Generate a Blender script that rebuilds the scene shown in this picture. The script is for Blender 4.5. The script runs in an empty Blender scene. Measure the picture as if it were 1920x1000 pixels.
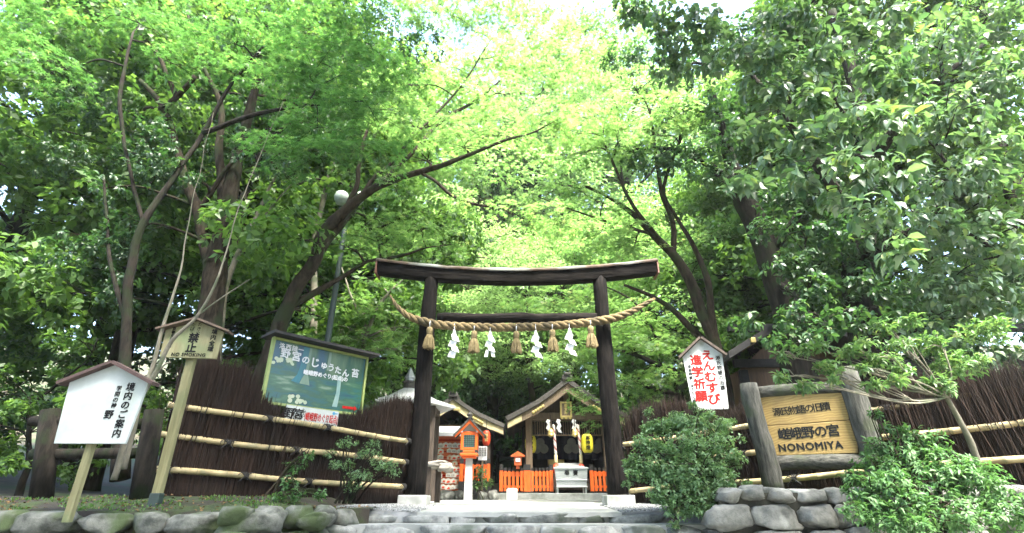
import bpy, bmesh, math, random
import numpy as np
from mathutils import Vector, Matrix, noise
R = math.radians
sc = bpy.context.scene
COL = sc.collection
random.seed(7); rng = np.random.default_rng(11)
# ------------------------------------------------------------------ camera
EYE = 1.0; PITCH = 24.5; F = 975.0            # focal length in pixels of a 1920 wide frame
cam = bpy.data.cameras.new('camera'); co = bpy.data.objects.new('camera', cam); COL.objects.link(co)
co.location = (0, 0, EYE); co.rotation_euler = (R(90 + PITCH), 0, 0)
cam.sensor_width = 36; cam.lens = 36 * F / 1920; cam.clip_end = 1200; cam.clip_start = 0.05
cam.dof.use_dof = True; cam.dof.focus_distance = 7.0; cam.dof.aperture_fstop = 1.8
sc.camera = co
# ------------------------------------------------------------------ light
SUN_EL, SUN_AZ = 64.0, 152.0                  # azimuth clockwise from +Y (ahead of the camera)
world = bpy.data.worlds.new('World'); sc.world = world; world.use_nodes = True
wn = world.node_tree; bg = wn.nodes['Background']
sky = wn.nodes.new('ShaderNodeTexSky'); sky.sky_type = 'NISHITA'; sky.sun_disc = False
sky.sun_elevation = R(SUN_EL); sky.sun_rotation = R(SUN_AZ); sky.air_density = 1.0; sky.dust_density = 3.5; sky.ozone_density = 1.0
wn.links.new(sky.outputs[0], bg.inputs[0]); bg.inputs[1].default_value = 0.15
sl = bpy.data.lights.new('sun', 'SUN'); so = bpy.data.objects.new('sun', sl); COL.objects.link(so)
sl.energy = 3.4; sl.angle = R(15.0); sl.color = (1, .95, .86)
sd = Vector((math.sin(R(SUN_AZ)) * math.cos(R(SUN_EL)), math.cos(R(SUN_AZ)) * math.cos(R(SUN_EL)), math.sin(R(SUN_EL))))
so.rotation_euler = (-sd).to_track_quat('-Z', 'Y').to_euler()
sc.view_settings.view_transform = 'Standard'; sc.view_settings.look = 'None'
sc.view_settings.exposure = 3.22; sc.view_settings.gamma = 1.0
sc.render.engine = 'CYCLES'
cy = sc.cycles
cy.max_bounces = 9; cy.diffuse_bounces = 5; cy.glossy_bounces = 2; cy.transmission_bounces = 5; cy.transparent_max_bounces = 4
cy.use_denoising = True; cy.caustics_reflective = False; cy.caustics_refractive = False
try: cy.denoiser = 'OPENIMAGEDENOISE'
except Exception: pass

CP, SP = math.cos(R(PITCH)), math.sin(R(PITCH))
def P(px, py, Y):
    """World point seen at photo pixel (px,py) at distance Y ahead of the camera."""
    a = (px - 960) / F; b = (500 - py) / F
    t = Y / (CP - b * SP)
    return Vector((a * t, Y, EYE + (SP + b * CP) * t))
def gz(Y):                                    # height of the gently rising approach
    return EYE - .093 + .0213 * (Y - 6.6)
# ------------------------------------------------------------------ objects
def tag(o, label, cat, group=None):
    o['label'] = label; o['category'] = cat
    if group: o['group'] = group
    return o
def thing(name, loc, label, cat, group=None, rz=0):
    o = bpy.data.objects.new(name, None); COL.objects.link(o); o.location = loc; o.rotation_euler = (0, 0, rz)
    o.empty_display_size = .1
    return tag(o, label, cat, group)
def link(name, me, mat, parent=None):
    o = bpy.data.objects.new(name, me); COL.objects.link(o)
    if mat is not None: me.materials.append(mat)
    if parent is not None: o.parent = parent
    return o
KIDS = {}
def copy_tree(o, loc=None, rz=None, scale=None, label=None, group=None):
    c = o.copy(); COL.objects.link(c)
    if loc is not None: c.location = loc
    if rz is not None: c.rotation_euler = (0, 0, rz)
    if scale is not None: c.scale = (scale,) * 3
    if label: c['label'] = label
    if group: c['group'] = group
    def rec(src, dst):
        for ch in list(src.children):
            k = ch.copy(); COL.objects.link(k); k.parent = dst
            rec(ch, k)
    rec(o, c)
    return c
class MB:
    """Collects shapes in world coordinates; build() links them as one mesh object."""
    def __init__(s): s.v = []; s.f = []
    def add(s, vs, fs):
        n = len(s.v); s.v.extend([tuple(x) for x in vs]); s.f.extend([[i + n for i in q] for q in fs]); return s
    def box(s, c, size, M=None):
        x, y, z = size[0] / 2, size[1] / 2, size[2] / 2
        vs = [Vector((c[0] + i * x, c[1] + j * y, c[2] + k * z)) for k in (-1, 1) for j in (-1, 1) for i in (-1, 1)]
        if M is not None: vs = [M @ v for v in vs]
        return s.add(vs, [[0, 2, 3, 1], [4, 5, 7, 6], [0, 1, 5, 4], [2, 6, 7, 3], [0, 4, 6, 2], [1, 3, 7, 5]])
    def bar(s, a, b, w, h, up=(0, 0, 1)):
        a, b = Vector(a), Vector(b); d = b - a; L = d.length; d.normalize()
        sx = d.cross(Vector(up))
        if sx.length < 1e-4: sx = d.cross(Vector((0, 1, 0)))
        sx.normalize(); uz = sx.cross(d)
        M = Matrix((sx, d, uz)).transposed().to_4x4(); M.translation = (a + b) / 2
        return s.box((0, 0, 0), (w, L, h), M)
    def tube(s, pts, rad, n=8, cap=True, rough=0.0):
        pts = [Vector(p) for p in pts]; m = len(pts)
        if not hasattr(rad, '__len__'): rad = [rad] * m
        vs, fs = [], []
        prev = None
        for i, p in enumerate(pts):
            d = (pts[min(i + 1, m - 1)] - pts[max(i - 1, 0)]); d.normalize()
            if prev is None:
                u = d.orthogonal().normalized()
            else:
                u = prev - d * prev.dot(d)
                u = u.normalized() if u.length > 1e-5 else d.orthogonal().normalized()
            prev = u; w = d.cross(u)
            for k in range(n):
                a = 2 * math.pi * k / n; r = rad[i]
                if rough: r *= 1 + rough * noise.noise((p + (u * math.cos(a) + w * math.sin(a)) * rad[i]) * (1.1 / max(rad[i], .02)))
                vs.append(p + (u * math.cos(a) + w * math.sin(a)) * r)
        for i in range(m - 1):
            for k in range(n):
                fs.append([i * n + k, i * n + (k + 1) % n, (i + 1) * n + (k + 1) % n, (i + 1) * n + k])
        if cap: fs.append(list(range(n))[::-1]); fs.append([(m - 1) * n + k for k in range(n)])
        return s.add(vs, fs)
    def lathe(s, prof, c=(0, 0, 0), n=16, M=None):
        vs, fs = [], []
        for r, z in prof:
            for k in range(n):
                a = 2 * math.pi * k / n; vs.append(Vector((c[0] + r * math.cos(a), c[1] + r * math.sin(a), c[2] + z)))
        for i in range(len(prof) - 1):
            for k in range(n): fs.append([i * n + k, i * n + (k + 1) % n, (i + 1) * n + (k + 1) % n, (i + 1) * n + k])
        fs.append(list(range(n))[::-1]); fs.append([(len(prof) - 1) * n + k for k in range(n)])
        if M is not None: vs = [M @ v for v in vs]
        return s.add(vs, fs)
    def prism(s, poly, z0, z1, M=None):
        n = len(poly)
        vs = [Vector((x, y, z)) for z in (z0, z1) for x, y in poly]
        if M is not None: vs = [M @ v for v in vs]
        return s.add(vs, [list(range(n))[::-1], [n + i for i in range(n)]] + [[i, (i + 1) % n, n + (i + 1) % n, n + i] for i in range(n)])
    def build(s, name, mat, parent=None, smooth=False, bevel=0, auto=None):
        me = bpy.data.meshes.new(name)
        off = Vector((0, 0, 0)); p = parent
        while p is not None: off += p.location; p = p.parent
        me.from_pydata([(a[0] - off.x, a[1] - off.y, a[2] - off.z) for a in s.v], [], s.f); me.update()
        if smooth: me.shade_smooth() if auto is None else me.shade_smooth()
        if auto is not None: me.set_sharp_from_angle(angle=R(auto))
        o = link(name, me, mat, parent)
        if bevel:
            b = o.modifiers.new('bevel', 'BEVEL'); b.width = bevel; b.segments = 2; b.limit_method = 'ANGLE'
        return o
def frame_at(o, right):
    """Local axes of a board facing the street: x to the right, y up, z out of its face."""
    r = Vector(right); r.z = 0; r.normalize(); u = Vector((0, 0, 1)); n = r.cross(u)
    M = Matrix((r, u, n)).transposed().to_4x4(); M.translation = Vector(o); return M
def letters(body, size, M, x, y, z, mat, parent, name='lettering', bold=0.0, spacing=1.0, align='CENTER', sx=1.0, rot=0.0, lines=1.0):
    cu = bpy.data.curves.new(name, 'FONT'); cu.body = body; cu.size = size; cu.align_x = align; cu.align_y = 'CENTER'
    cu.space_line = lines; cu.space_character = spacing;  cu.extrude = .0015; cu.resolution_u = 3
    t = bpy.data.objects.new('tmp', cu); COL.objects.link(t)
    dg = bpy.context.evaluated_depsgraph_get(); dg.update()
    me = bpy.data.meshes.new_from_object(t.evaluated_get(dg))
    bpy.data.objects.remove(t); bpy.data.curves.remove(cu)
    off = Vector((0, 0, 0)); p = parent
    while p is not None: off += p.location; p = p.parent
    T = Matrix.Translation(-off) @ M @ Matrix.Translation((x, y, z)) @ Matrix.Rotation(rot, 4, 'Z') @ Matrix.Diagonal((sx, 1, 1, 1))
    if bold > 0:                                # heavier strokes: the glyphs laid over each other, a hair apart
        d_ = min(bold * 1.1, size * .035); bm_ = bmesh.new()
        for k_, (ox, oy) in enumerate(((0, 0), (d_, 0), (-d_, 0), (0, d_), (0, -d_))):
            c_ = me.copy(); c_.transform(Matrix.Translation((ox, oy, .0003 * k_))); bm_.from_mesh(c_); bpy.data.meshes.remove(c_)
        bm_.to_mesh(me); bm_.free()
    me.transform(T); me.materials.clear()
    return link(name, me, mat, parent)
def column(body, *a, **k): return letters('\n'.join(body), *a, **k)
# ------------------------------------------------------------------ materials
def nt(name):
    m = bpy.data.materials.new(name); m.use_nodes = True
    return m, m.node_tree.nodes, m.node_tree.links, m.node_tree.nodes['Principled BSDF']
def mat(name, c1, c2=None, rough=.7, scale=8, stretch=(1, 1, 1), bump=0.0, detail=6, metal=0.0, spec=.5, lo=.35, hi=.65, c3=None, s3=2.0, d3=(.5, .62), distort=0.0):
    m, N, L, b = nt(name)
    b.inputs['Roughness'].default_value = rough; b.inputs['Metallic'].default_value = metal; b.inputs['Specular IOR Level'].default_value = spec
    if c2 is None: c2 = tuple(x * .8 for x in c1)
    tc = N.new('ShaderNodeTexCoord'); mp = N.new('ShaderNodeMapping'); mp.inputs['Scale'].default_value = stretch
    L.new(tc.outputs['Object'], mp.inputs['Vector'])
    nz = N.new('ShaderNodeTexNoise'); nz.inputs['Scale'].default_value = scale; nz.inputs['Detail'].default_value = detail; nz.inputs['Roughness'].default_value = .65
    nz.inputs['Distortion'].default_value = distort
    L.new(mp.outputs[0], nz.inputs['Vector'])
    rp = N.new('ShaderNodeValToRGB'); rp.color_ramp.elements[0].position = lo; rp.color_ramp.elements[1].position = hi
    rp.color_ramp.elements[0].color = (*c1, 1); rp.color_ramp.elements[1].color = (*c2, 1)
    L.new(nz.outputs['Fac'], rp.inputs['Fac'])
    out = rp.outputs['Color']
    if c3 is not None:
        n3 = N.new('ShaderNodeTexNoise'); n3.inputs['Scale'].default_value = s3; n3.inputs['Detail'].default_value = 5; L.new(tc.outputs['Object'], n3.inputs['Vector'])
        mr = N.new('ShaderNodeMapRange'); mr.inputs['From Min'].default_value = d3[0]; mr.inputs['From Max'].default_value = d3[1]; L.new(n3.outputs['Fac'], mr.inputs['Value'])
        mx = N.new('ShaderNodeMix'); mx.data_type = 'RGBA'; L.new(mr.outputs[0], mx.inputs['Factor']); L.new(out, mx.inputs[6]); mx.inputs[7].default_value = (*c3, 1)
        out = mx.outputs[2]
    L.new(out, b.inputs['Base Color'])
    if bump:
        bp = N.new('ShaderNodeBump'); bp.inputs['Strength'].default_value = bump; bp.inputs['Distance'].default_value = .02
        L.new(nz.outputs['Fac'], bp.inputs['Height']); L.new(bp.outputs[0], b.inputs['Normal'])
    return m
def leafmat(name, c1, c2, trans=.45, rough=.45, spec=.4, tcol=None, c3=None, p3=.94):
    """Leaves: colour varies leaf by leaf, light comes through them."""
    m, N, L, b = nt(name)
    g = N.new('ShaderNodeNewGeometry'); rp = N.new('ShaderNodeValToRGB')
    rp.color_ramp.elements[0].color = (*c1, 1); rp.color_ramp.elements[1].color = (*c2, 1)
    if c3 is not None:
        e = rp.color_ramp.elements.new(p3); e.color = (*c2, 1); rp.color_ramp.elements[-1].color = (*c3, 1)
    L.new(g.outputs['Random Per Island'], rp.inputs['Fac']); L.new(rp.outputs[0], b.inputs['Base Color'])
    b.inputs['Roughness'].default_value = rough; b.inputs['Specular IOR Level'].default_value = spec
    tr = N.new('ShaderNodeBsdfTranslucent'); mx = N.new('ShaderNodeMixShader'); mx.inputs[0].default_value = trans
    tm = N.new('ShaderNodeMix'); tm.data_type = 'RGBA'; tm.blend_type = 'MULTIPLY'; tm.inputs['Factor'].default_value = 1
    tm.clamp_result = False
    L.new(rp.outputs[0], tm.inputs[6]); tm.inputs[7].default_value = (*(tcol or (1.6, 1.5, .7)), 1)
    L.new(tm.outputs[2], tr.inputs['Color'])
    L.new(b.outputs[0], mx.inputs[1]); L.new(tr.outputs[0], mx.inputs[2])
    L.new(mx.outputs[0], N['Material Output'].inputs['Surface'])
    return m
M = {}
M['bark'] = mat('brown_bark', (.014, .011, .0075), (.055, .044, .031), .95, 14, (1, 1, .25), 1.0, spec=.12, c3=(.03, .038, .018), s3=3)
M['bark_dark'] = mat('dark_bark', (.009, .008, .0065), (.032, .027, .021), .95, 16, (1, 1, .2), 1.0, spec=.12, c3=(.018, .024, .012), s3=4)
M['bark_pale'] = mat('pale_bark', (.09, .085, .06), (.21, .19, .14), .9, 10, (1, 1, .4), .5, c3=(.07, .085, .045), s3=5)
M['torii'] = mat('black_oak_bark', (.0022, .002, .0018), (.017, .0145, .0125), .95, 24, (1, 1, .13), 1.0, spec=.12, lo=.4, hi=.7)
M['torii_h'] = mat('black_oak_bark_lying', (.003, .0026, .0023), (.022, .0185, .016), .95, 24, (.13, 1, 1), 1.0, spec=.12, lo=.4, hi=.7)
M['copper'] = mat('weathered_copper_cap', (.05, .034, .026), (.12, .08, .06), .5, 9, bump=.1, metal=.4, c3=(.27, .28, .26), s3=1.2, d3=(.48, .6))
M['rust'] = mat('red_brown_cap_edge', (.1, .04, .025), (.16, .07, .045), .6, 9)
M['concrete'] = mat('pale_concrete', (.27, .28, .265), (.38, .39, .37), .9, 7, bump=.2, c3=(.2, .215, .185), s3=2.2)
M['path'] = mat('washed_stone_path', (.28, .29, .275), (.4, .41, .385), .85, 3, (1, .25, 1), .2, c3=(.2, .215, .195), s3=1.4, d3=(.45, .7))
M['stone'] = mat('grey_stone', (.075, .08, .07), (.23, .23, .205), .88, 7, bump=.9, detail=9, c3=(.36, .37, .33), s3=3.2, d3=(.58, .68))
M['stone_pale'] = mat('pale_step_stone', (.1, .105, .1), (.3, .31, .285), .88, 8, bump=.9, detail=9, c3=(.07, .085, .065), s3=2.6, d3=(.5, .62))
M['stone_moss'] = mat('mossy_stone', (.045, .05, .04), (.17, .175, .15), .92, 8, bump=.9, detail=9, c3=(.04, .06, .02), s3=3.0, d3=(.48, .6))
M['mortar'] = mat('dark_joint', (.02, .02, .016), (.06, .06, .045), .95, 12)
M['soil'] = mat('forest_floor', (.03, .024, .014), (.075, .065, .03), .95, 5, bump=.4, c3=(.03, .055, .012), s3=.7, d3=(.45, .6))
M['moss'] = mat('moss', (.012, .024, .004), (.036, .058, .011), .95, 18, bump=.8, c3=(.02, .016, .01), s3=2.2, d3=(.44, .56))
M['street'] = mat('grey_street', (.16, .16, .15), (.26, .26, .24), .92, 9, bump=.2)
M['gravel'] = mat('grey_gravel', (.1, .11, .11), (.3, .31, .3), .9, 1.0)
M['twig'] = mat('brown_brushwood', (.02, .009, .006), (.085, .042, .027), .85, 60, (1, 1, .05))
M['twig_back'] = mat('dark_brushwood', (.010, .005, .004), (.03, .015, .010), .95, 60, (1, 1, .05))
M['bamboo'] = mat('dry_bamboo', (.27, .21, .1), (.42, .34, .18), .6, 5, (1, 1, 1), .08, c3=(.2, .18, .09), s3=9)
M['cord'] = mat('black_cord', (.01, .01, .009), (.02, .02, .018), .9, 40)
M['logpost'] = mat('grey_log', (.028, .03, .026), (.11, .11, .095), .94, 26, (1, 1, .14), 1.0, spec=.2, c3=(.06, .07, .045), s3=4)
M['lograil'] = mat('grey_lying_log', (.028, .03, .026), (.11, .11, .095), .94, 26, (.14, 1, 1), 1.0, spec=.2, c3=(.06, .07, .045), s3=4)
M['rope'] = mat('straw_rope', (.09, .062, .026), (.22, .165, .078), .95, 60, (1, 1, 1), .6, c3=(.07, .055, .028), s3=6)
M['straw'] = mat('straw_tassel', (.1, .078, .033), (.26, .205, .1), .95, 60, (1, 1, .1), .5)
M['paper'] = mat('white_paper', (.62, .63, .64), (.7, .71, .72), .8, 3)
M['white'] = mat('white_paint', (.38, .42, .4), (.48, .51, .49), .6, 4, c3=(.29, .34, .3), s3=2.5, d3=(.5, .75))
M['white_dirty'] = mat('dirty_white_paint', (.55, .58, .56), (.64, .66, .65), .6, 3, c3=(.3, .35, .29), s3=5, d3=(.54, .72))
M['ink'] = mat('black_ink', (.003, .003, .0035), (.007, .007, .007), .7, 20, spec=.2)
M['inkgrey'] = mat('worn_ink', (.006, .008, .009), (.035, .04, .042), .8, 40, lo=.5, hi=.9, spec=.2)
M['redpaint'] = mat('red_paint', (.33, .008, .006), (.42, .014, .01), .6, 6, spec=.2)
M['greenwood'] = mat('weathered_greenish_wood', (.13, .125, .055), (.24, .225, .115), .85, 20, (1, 1, .08), .25, c3=(.12, .14, .06), s3=2.2)
M['signwood'] = mat('grey_green_sign_wood', (.17, .16, .08), (.28, .265, .15), .85, 20, (1, 1, .08), .2, c3=(.16, .19, .09), s3=2.2)
M['roofwood'] = mat('brown_roof_strip', (.07, .05, .034), (.14, .1, .07), .85, 20, (.2, 1, 1), .2)
M['roofred'] = mat('dull_red_brown_strip', (.055, .032, .027), (.1, .06, .05), .8, 10)
M['black'] = mat('near_black_wood', (.012, .012, .012), (.028, .026, .025), .8, 12, bump=.2)
M['greenframe'] = mat('yellow_green_frame', (.2, .26, .07), (.3, .36, .12), .5, 5)
M['board'] = mat('ochre_slab', (.4, .26, .075), (.52, .36, .12), .6, 2.2, (.6, 1, 2.2), .12, detail=3, distort=2.5)
M['orange'] = mat('vermilion_paint', (.72, .11, .012), (.8, .15, .02), .45, 4)
M['orange2'] = mat('faded_vermilion', (.62, .12, .03), (.72, .17, .05), .55, 4)
M['darkwood'] = mat('dark_timber', (.035, .026, .02), (.09, .066, .048), .8, 24, (1, 1, .12), .25)
M['midwood'] = mat('brown_timber', (.12, .085, .055), (.21, .155, .1), .75, 24, (1, 1, .12), .2)
M['brownwall'] = mat('red_brown_boarding', (.07, .04, .024), (.13, .075, .042), .75, 20, (1, 1, .1), .2)
M['gold'] = mat('gold_leaf_trim', (.55, .42, .14), (.68, .55, .24), .35, 9, metal=.5)
M['goldpale'] = mat('pale_timber_end', (.5, .42, .22), (.62, .54, .32), .6, 9)
M['rooftile'] = mat('grey_bark_roof', (.04, .037, .034), (.1, .093, .083), .9, 20, bump=.4)
M['roofpale'] = mat('pale_metal_roof', (.42, .44, .45), (.52, .54, .55), .45, 5, metal=.2)
M['steel'] = mat('brushed_steel', (.5, .53, .53), (.6, .63, .63), .38, 5, (1, 1, 8), metal=.6)
M['whitestone'] = mat('white_stone_post', (.4, .41, .4), (.5, .51, .5), .85, 9, bump=.1)
M['yellow'] = mat('yellow_lantern_paper', (.72, .6, .02), (.8, .7, .05), .6, 4)
M['redlamp'] = mat('red_lantern_paper', (.68, .05, .02), (.75, .09, .03), .5, 4)
M['navy'] = mat('navy_cloth', (.008, .01, .022), (.016, .018, .035), .9, 6)
M['crest'] = mat('pale_crest_cloth', (.16, .16, .15), (.22, .22, .2), .9, 6)
M['globe'] = mat('frosted_lamp_glass', (.2, .25, .21), (.34, .38, .34), .35, 5)
M['lampgreen'] = mat('dark_green_iron', (.02, .035, .03), (.03, .05, .045), .5, 8)
M['driftwood'] = mat('bleached_wood', (.2, .18, .15), (.42, .39, .34), .85, 8, (.3, 1, 1), .5)
M['ema'] = mat('plain_plaque_wood', (.5, .4, .27), (.66, .56, .42), .65, 6)
M['blue'] = mat('blue_mark', (.03, .2, .35), (.04, .24, .4), .5, 6)
M['glassgreen'] = mat('dim_lantern_glass', (.1, .2, .19), (.16, .28, .27), .3, 8)
# leaves
M['maple'] = leafmat('maple_leaves', (.036, .11, .025), (.105, .22, .058), .5, .38, .6, (1.4, 1.5, 1.1), (.18, .26, .08), .9)
M['maple_lime'] = leafmat('young_maple_leaves', (.08, .175, .045), (.18, .31, .1), .55, .38, .6, (1.55, 1.55, 1.2), (.27, .33, .12), .9)
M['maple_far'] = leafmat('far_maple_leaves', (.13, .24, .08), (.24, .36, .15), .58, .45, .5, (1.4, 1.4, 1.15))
M['ever'] = leafmat('dark_evergreen_leaves', (.022, .064, .026), (.062, .125, .048), .3, .42, .5, (1.7, 1.9, .9), (.09, .14, .04), .92)
M['glossy'] = leafmat('glossy_oval_leaves', (.055, .12, .06), (.145, .225, .125), .3, .36, .7, (1.6, 1.8, .8), (.2, .25, .07), .93)
M['mid'] = leafmat('mid_green_leaves', (.05, .115, .03), (.115, .21, .055), .45, .45, .4, (1.7, 1.7, .9))
M['conifer'] = leafmat('conifer_needles', (.016, .045, .018), (.04, .085, .032), .25, .6, .3)
M['azalea'] = leafmat('azalea_leaves', (.085, .175, .075), (.18, .29, .145), .38, .45, .45, (1.5, 1.6, .9), (.22, .28, .12), .93)
M['andromeda'] = leafmat('pale_whorled_leaves', (.06, .14, .045), (.14, .235, .085), .35, .45, .45, (1.5, 1.6, .9), (.22, .27, .1), .9)
M['hydrangea'] = leafmat('fresh_shrub_leaves', (.045, .12, .04), (.1, .2, .07), .35, .5, .35, (1.5, 1.6, .9))
# ------------------------------------------------------------------ foliage
def star():
    v = [(0, 0, 0)]; f = []
    for a, r in ((-108, .62), (-54, .9), (0, 1.0), (54, .9), (108, .62)):
        k = len(v)
        for da, rr, z in ((-19, .42, .02), (0, 1.0, -.12), (19, .42, .02)):
            t = R(a + da); v.append((math.sin(t) * r * rr, math.cos(t) * r * rr, z * r))
        f.append((0, k + 2, k + 1, k))
    return np.array(v), f
def oval(w=.24):
    v = [(0, 0, 0), (0, .5, .0), (0, 1, -.26), (w * .85, .24, .07), (w, .6, .06), (-w * .85, .24, .07), (-w, .6, .06)]
    return np.array(v), [(0, 3, 1), (3, 4, 1), (4, 2, 1), (0, 1, 5), (1, 6, 5), (1, 2, 6)]
def diamond(w=.3):
    return np.array([(0, 0, 0), (w, .45, .05), (0, 1, -.1), (-w, .45, .05)]), [(0, 1, 2, 3)]
STAR, OVAL, DIA, NARROW = star(), oval(), diamond(), oval(.17)
def unit(a): return a / np.maximum(np.linalg.norm(a, axis=-1, keepdims=True), 1e-6)
def leafmesh(name, C, D, N, S, tmpl, m, parent):
    v, f = tmpl; n = len(C); k = len(v)
    off = np.zeros(3); p = parent
    while p is not None: off += np.array(p.location); p = p.parent
    D = unit(D); N = N - D * np.sum(N * D, 1, keepdims=True); N = unit(N); X = np.cross(D, N)
    V = (C - off)[:, None, :] + S[:, None, None] * (v[None, :, 0, None] * X[:, None] + v[None, :, 1, None] * D[:, None] + v[None, :, 2, None] * N[:, None])
    fl = np.array([i for q in f for i in q]); sz = np.array([len(q) for q in f])
    loops = (fl[None] + (np.arange(n) * k)[:, None]).ravel()
    tot = np.tile(sz, n); st = np.concatenate(([0], np.cumsum(tot)[:-1]))
    me = bpy.data.meshes.new(name)
    me.vertices.add(n * k); me.vertices.foreach_set('co', V.astype(np.float32).ravel())
    me.loops.add(len(loops)); me.loops.foreach_set('vertex_index', loops.astype(np.int32))
    me.polygons.add(len(tot)); me.polygons.foreach_set('loop_start', st.astype(np.int32)); me.polygons.foreach_set('loop_total', tot.astype(np.int32))
    me.polygons.foreach_set('use_smooth', np.ones(len(tot), dtype=bool))
    me.update(calc_edges=True)
    return link(name, me, m, parent)
def jit(n, s): return rng.normal(0, s, (n, 3))
def ball(n):
    d = unit(rng.normal(0, 1, (n, 3))); return d * (rng.random((n, 1)) ** (1 / 2.4))
def maple_pad(c, rad, ns, nl=20, size=.062, spread=.3):
    """Flat feathery sprays in a shallow dome; returns leaf arrays."""
    c = np.array(c); q = ball(ns); pos = c + q * np.array(rad)
    pos[:, 2] -= .35 * rad[2] * (q[:, 0] ** 2 + q[:, 1] ** 2)
    out = np.stack([q[:, 0] + rng.normal(0, .5, ns), q[:, 1] + rng.normal(0, .5, ns), np.full(ns, -.22) + rng.normal(0, .12, ns)], 1); out = unit(out)
    up = np.array([[0, 0, 1.]]) + jit(ns, .14); nrm = up - out * np.sum(up * out, 1, keepdims=True); nrm = unit(nrm); side = np.cross(out, nrm)
    u = rng.random((ns, nl)) * spread * 1.5; w = (rng.random((ns, nl)) * 2 - 1) * spread * (.45 + .5 * (1 - u / (spread * 1.5)))
    C = pos[:, None] + out[:, None] * u[..., None] + side[:, None] * w[..., None] + nrm[:, None] * rng.normal(0, .02, (ns, nl, 1))
    C[..., 2] -= .25 * u * u
    n = ns * nl
    D = (out[:, None] + side[:, None] * (w / spread)[..., None] * 1.1).reshape(n, 3) + jit(n, .3)
    N = np.repeat(nrm, nl, 0) + jit(n, .3)
    return C.reshape(n, 3), D, N, size * rng.uniform(.7, 1.25, n)
def whorl_pad(c, rad, ns, nl=8, size=.1, droop=.45, twig=.14, upb=.25):
    """Whorls of leaves at twig ends, bending down with their weight."""
    c = np.array(c); q = ball(ns); pos = c + q * np.array(rad)
    out = unit(q * .8 + rng.normal(0, .45, (ns, 3)) + np.array([0, 0, upb]))
    a = rng.random((ns, nl)) * 2 * np.pi
    e1 = unit(np.cross(out, np.array([.3, .2, 1.]))); e2 = np.cross(out, e1)
    rd = e1[:, None] * np.cos(a)[..., None] + e2[:, None] * np.sin(a)[..., None]
    n = ns * nl
    C = pos[:, None] - out[:, None] * (rng.random((ns, nl, 1)) * twig)
    D = rd * .9 + out[:, None] * .5; D[..., 2] -= droop; D = D.reshape(n, 3) + jit(n, .15)
    N = (out[:, None] * .6 - rd * .25 + np.array([0, 0, .9])).reshape(n, 3) + jit(n, .2)
    return C.reshape(n, 3) + D * size * .1, D, N, size * rng.uniform(.65, 1.2, n)
def cat(lst): return [np.concatenate([a[i] for a in lst]) for i in range(4)]
def smooth_path(pts, per=5):
    out = []
    n = len(pts)
    for i in range(n - 1):
        p0, p1, p2, p3 = pts[max(i - 1, 0)], pts[i], pts[i + 1], pts[min(i + 2, n - 1)]
        for k in range(per):
            t = k / per
            out.append(tuple(.5 * ((2 * b) + (-a + c) * t + (2 * a - 5 * b + 4 * c - d) * t * t + (-a + 3 * b - 3 * c + d) * t ** 3) for a, b, c, d in zip(p0, p1, p2, p3)))
    out.append(tuple(pts[-1])); return out
def limb(mb, pts, wob=.02, n=9, rough=.12):
    """pts: (x, y, z, radius); a smooth, slightly knobbly branch. Returns its points."""
    sp = smooth_path([tuple(p) for p in pts]); P3 = []
    for i, p in enumerate(sp):
        v = Vector(p[:3]); w = min(1, i / 3) * wob
        P3.append(v + Vector((noise.noise(v * 2.1), noise.noise(v * 2.3 + Vector((9, 0, 0))), 0)) * w)
    mb.tube(P3, [max(p[3], .003) for p in sp], n, rough=rough)
    return [(v, p[3]) for v, p in zip(P3, sp)]
def to_pad(mb, pts, c, r0=.03, twigs=5, rad=(.6, .6, .2), sag=.1):
    """A thin branch from the nearest limb point to a leaf pad, with twigs fanning through the pad."""
    c = Vector(c)
    best = min(pts, key=lambda q: (q[0] - c).length + (.8 * max(0, q[0].z - c.z)))
    a, ra = best; r0 = min(r0, ra * .75)
    d = c - a; L = d.length
    k = random.uniform(-.12, .12) * L
    sidev = Vector((-d.y, d.x, 0)); sidev = sidev.normalized() if sidev.length > 1e-3 else Vector((1, 0, 0))
    p1 = a + d * .33 + sidev * k + Vector((0, 0, sag * L)); p2 = a + d * .68 - sidev * k * .6 + Vector((0, 0, sag * L))
    path = smooth_path([(*a, r0), (*p1, r0 * .8), (*p2, r0 * .6), (*c, r0 * .35)], 4)
    mb.tube([p[:3] for p in path], [p[3] for p in path], 5, cap=False)
    res = [(Vector(p[:3]), p[3]) for p in path]
    for i in range(twigs):
        s = Vector(path[random.randrange(len(path) // 2, len(path))][:3])
        ang = random.uniform(0, 6.283); e = c + Vector((math.cos(ang) * rad[0] * .9, math.sin(ang) * rad[1] * .9, random.uniform(-.5, .6) * rad[2]))
        m = (s + e) / 2 + Vector((random.uniform(-.1, .1), random.uniform(-.1, .1), .08)) * (e - s).length
        tp = smooth_path([(*s, r0 * .35), (*m, r0 * .25), (*e, .003)], 3)
        mb.tube([p[:3] for p in tp], [max(p[3], .003) for p in tp], 4, cap=False)
    return res
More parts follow.
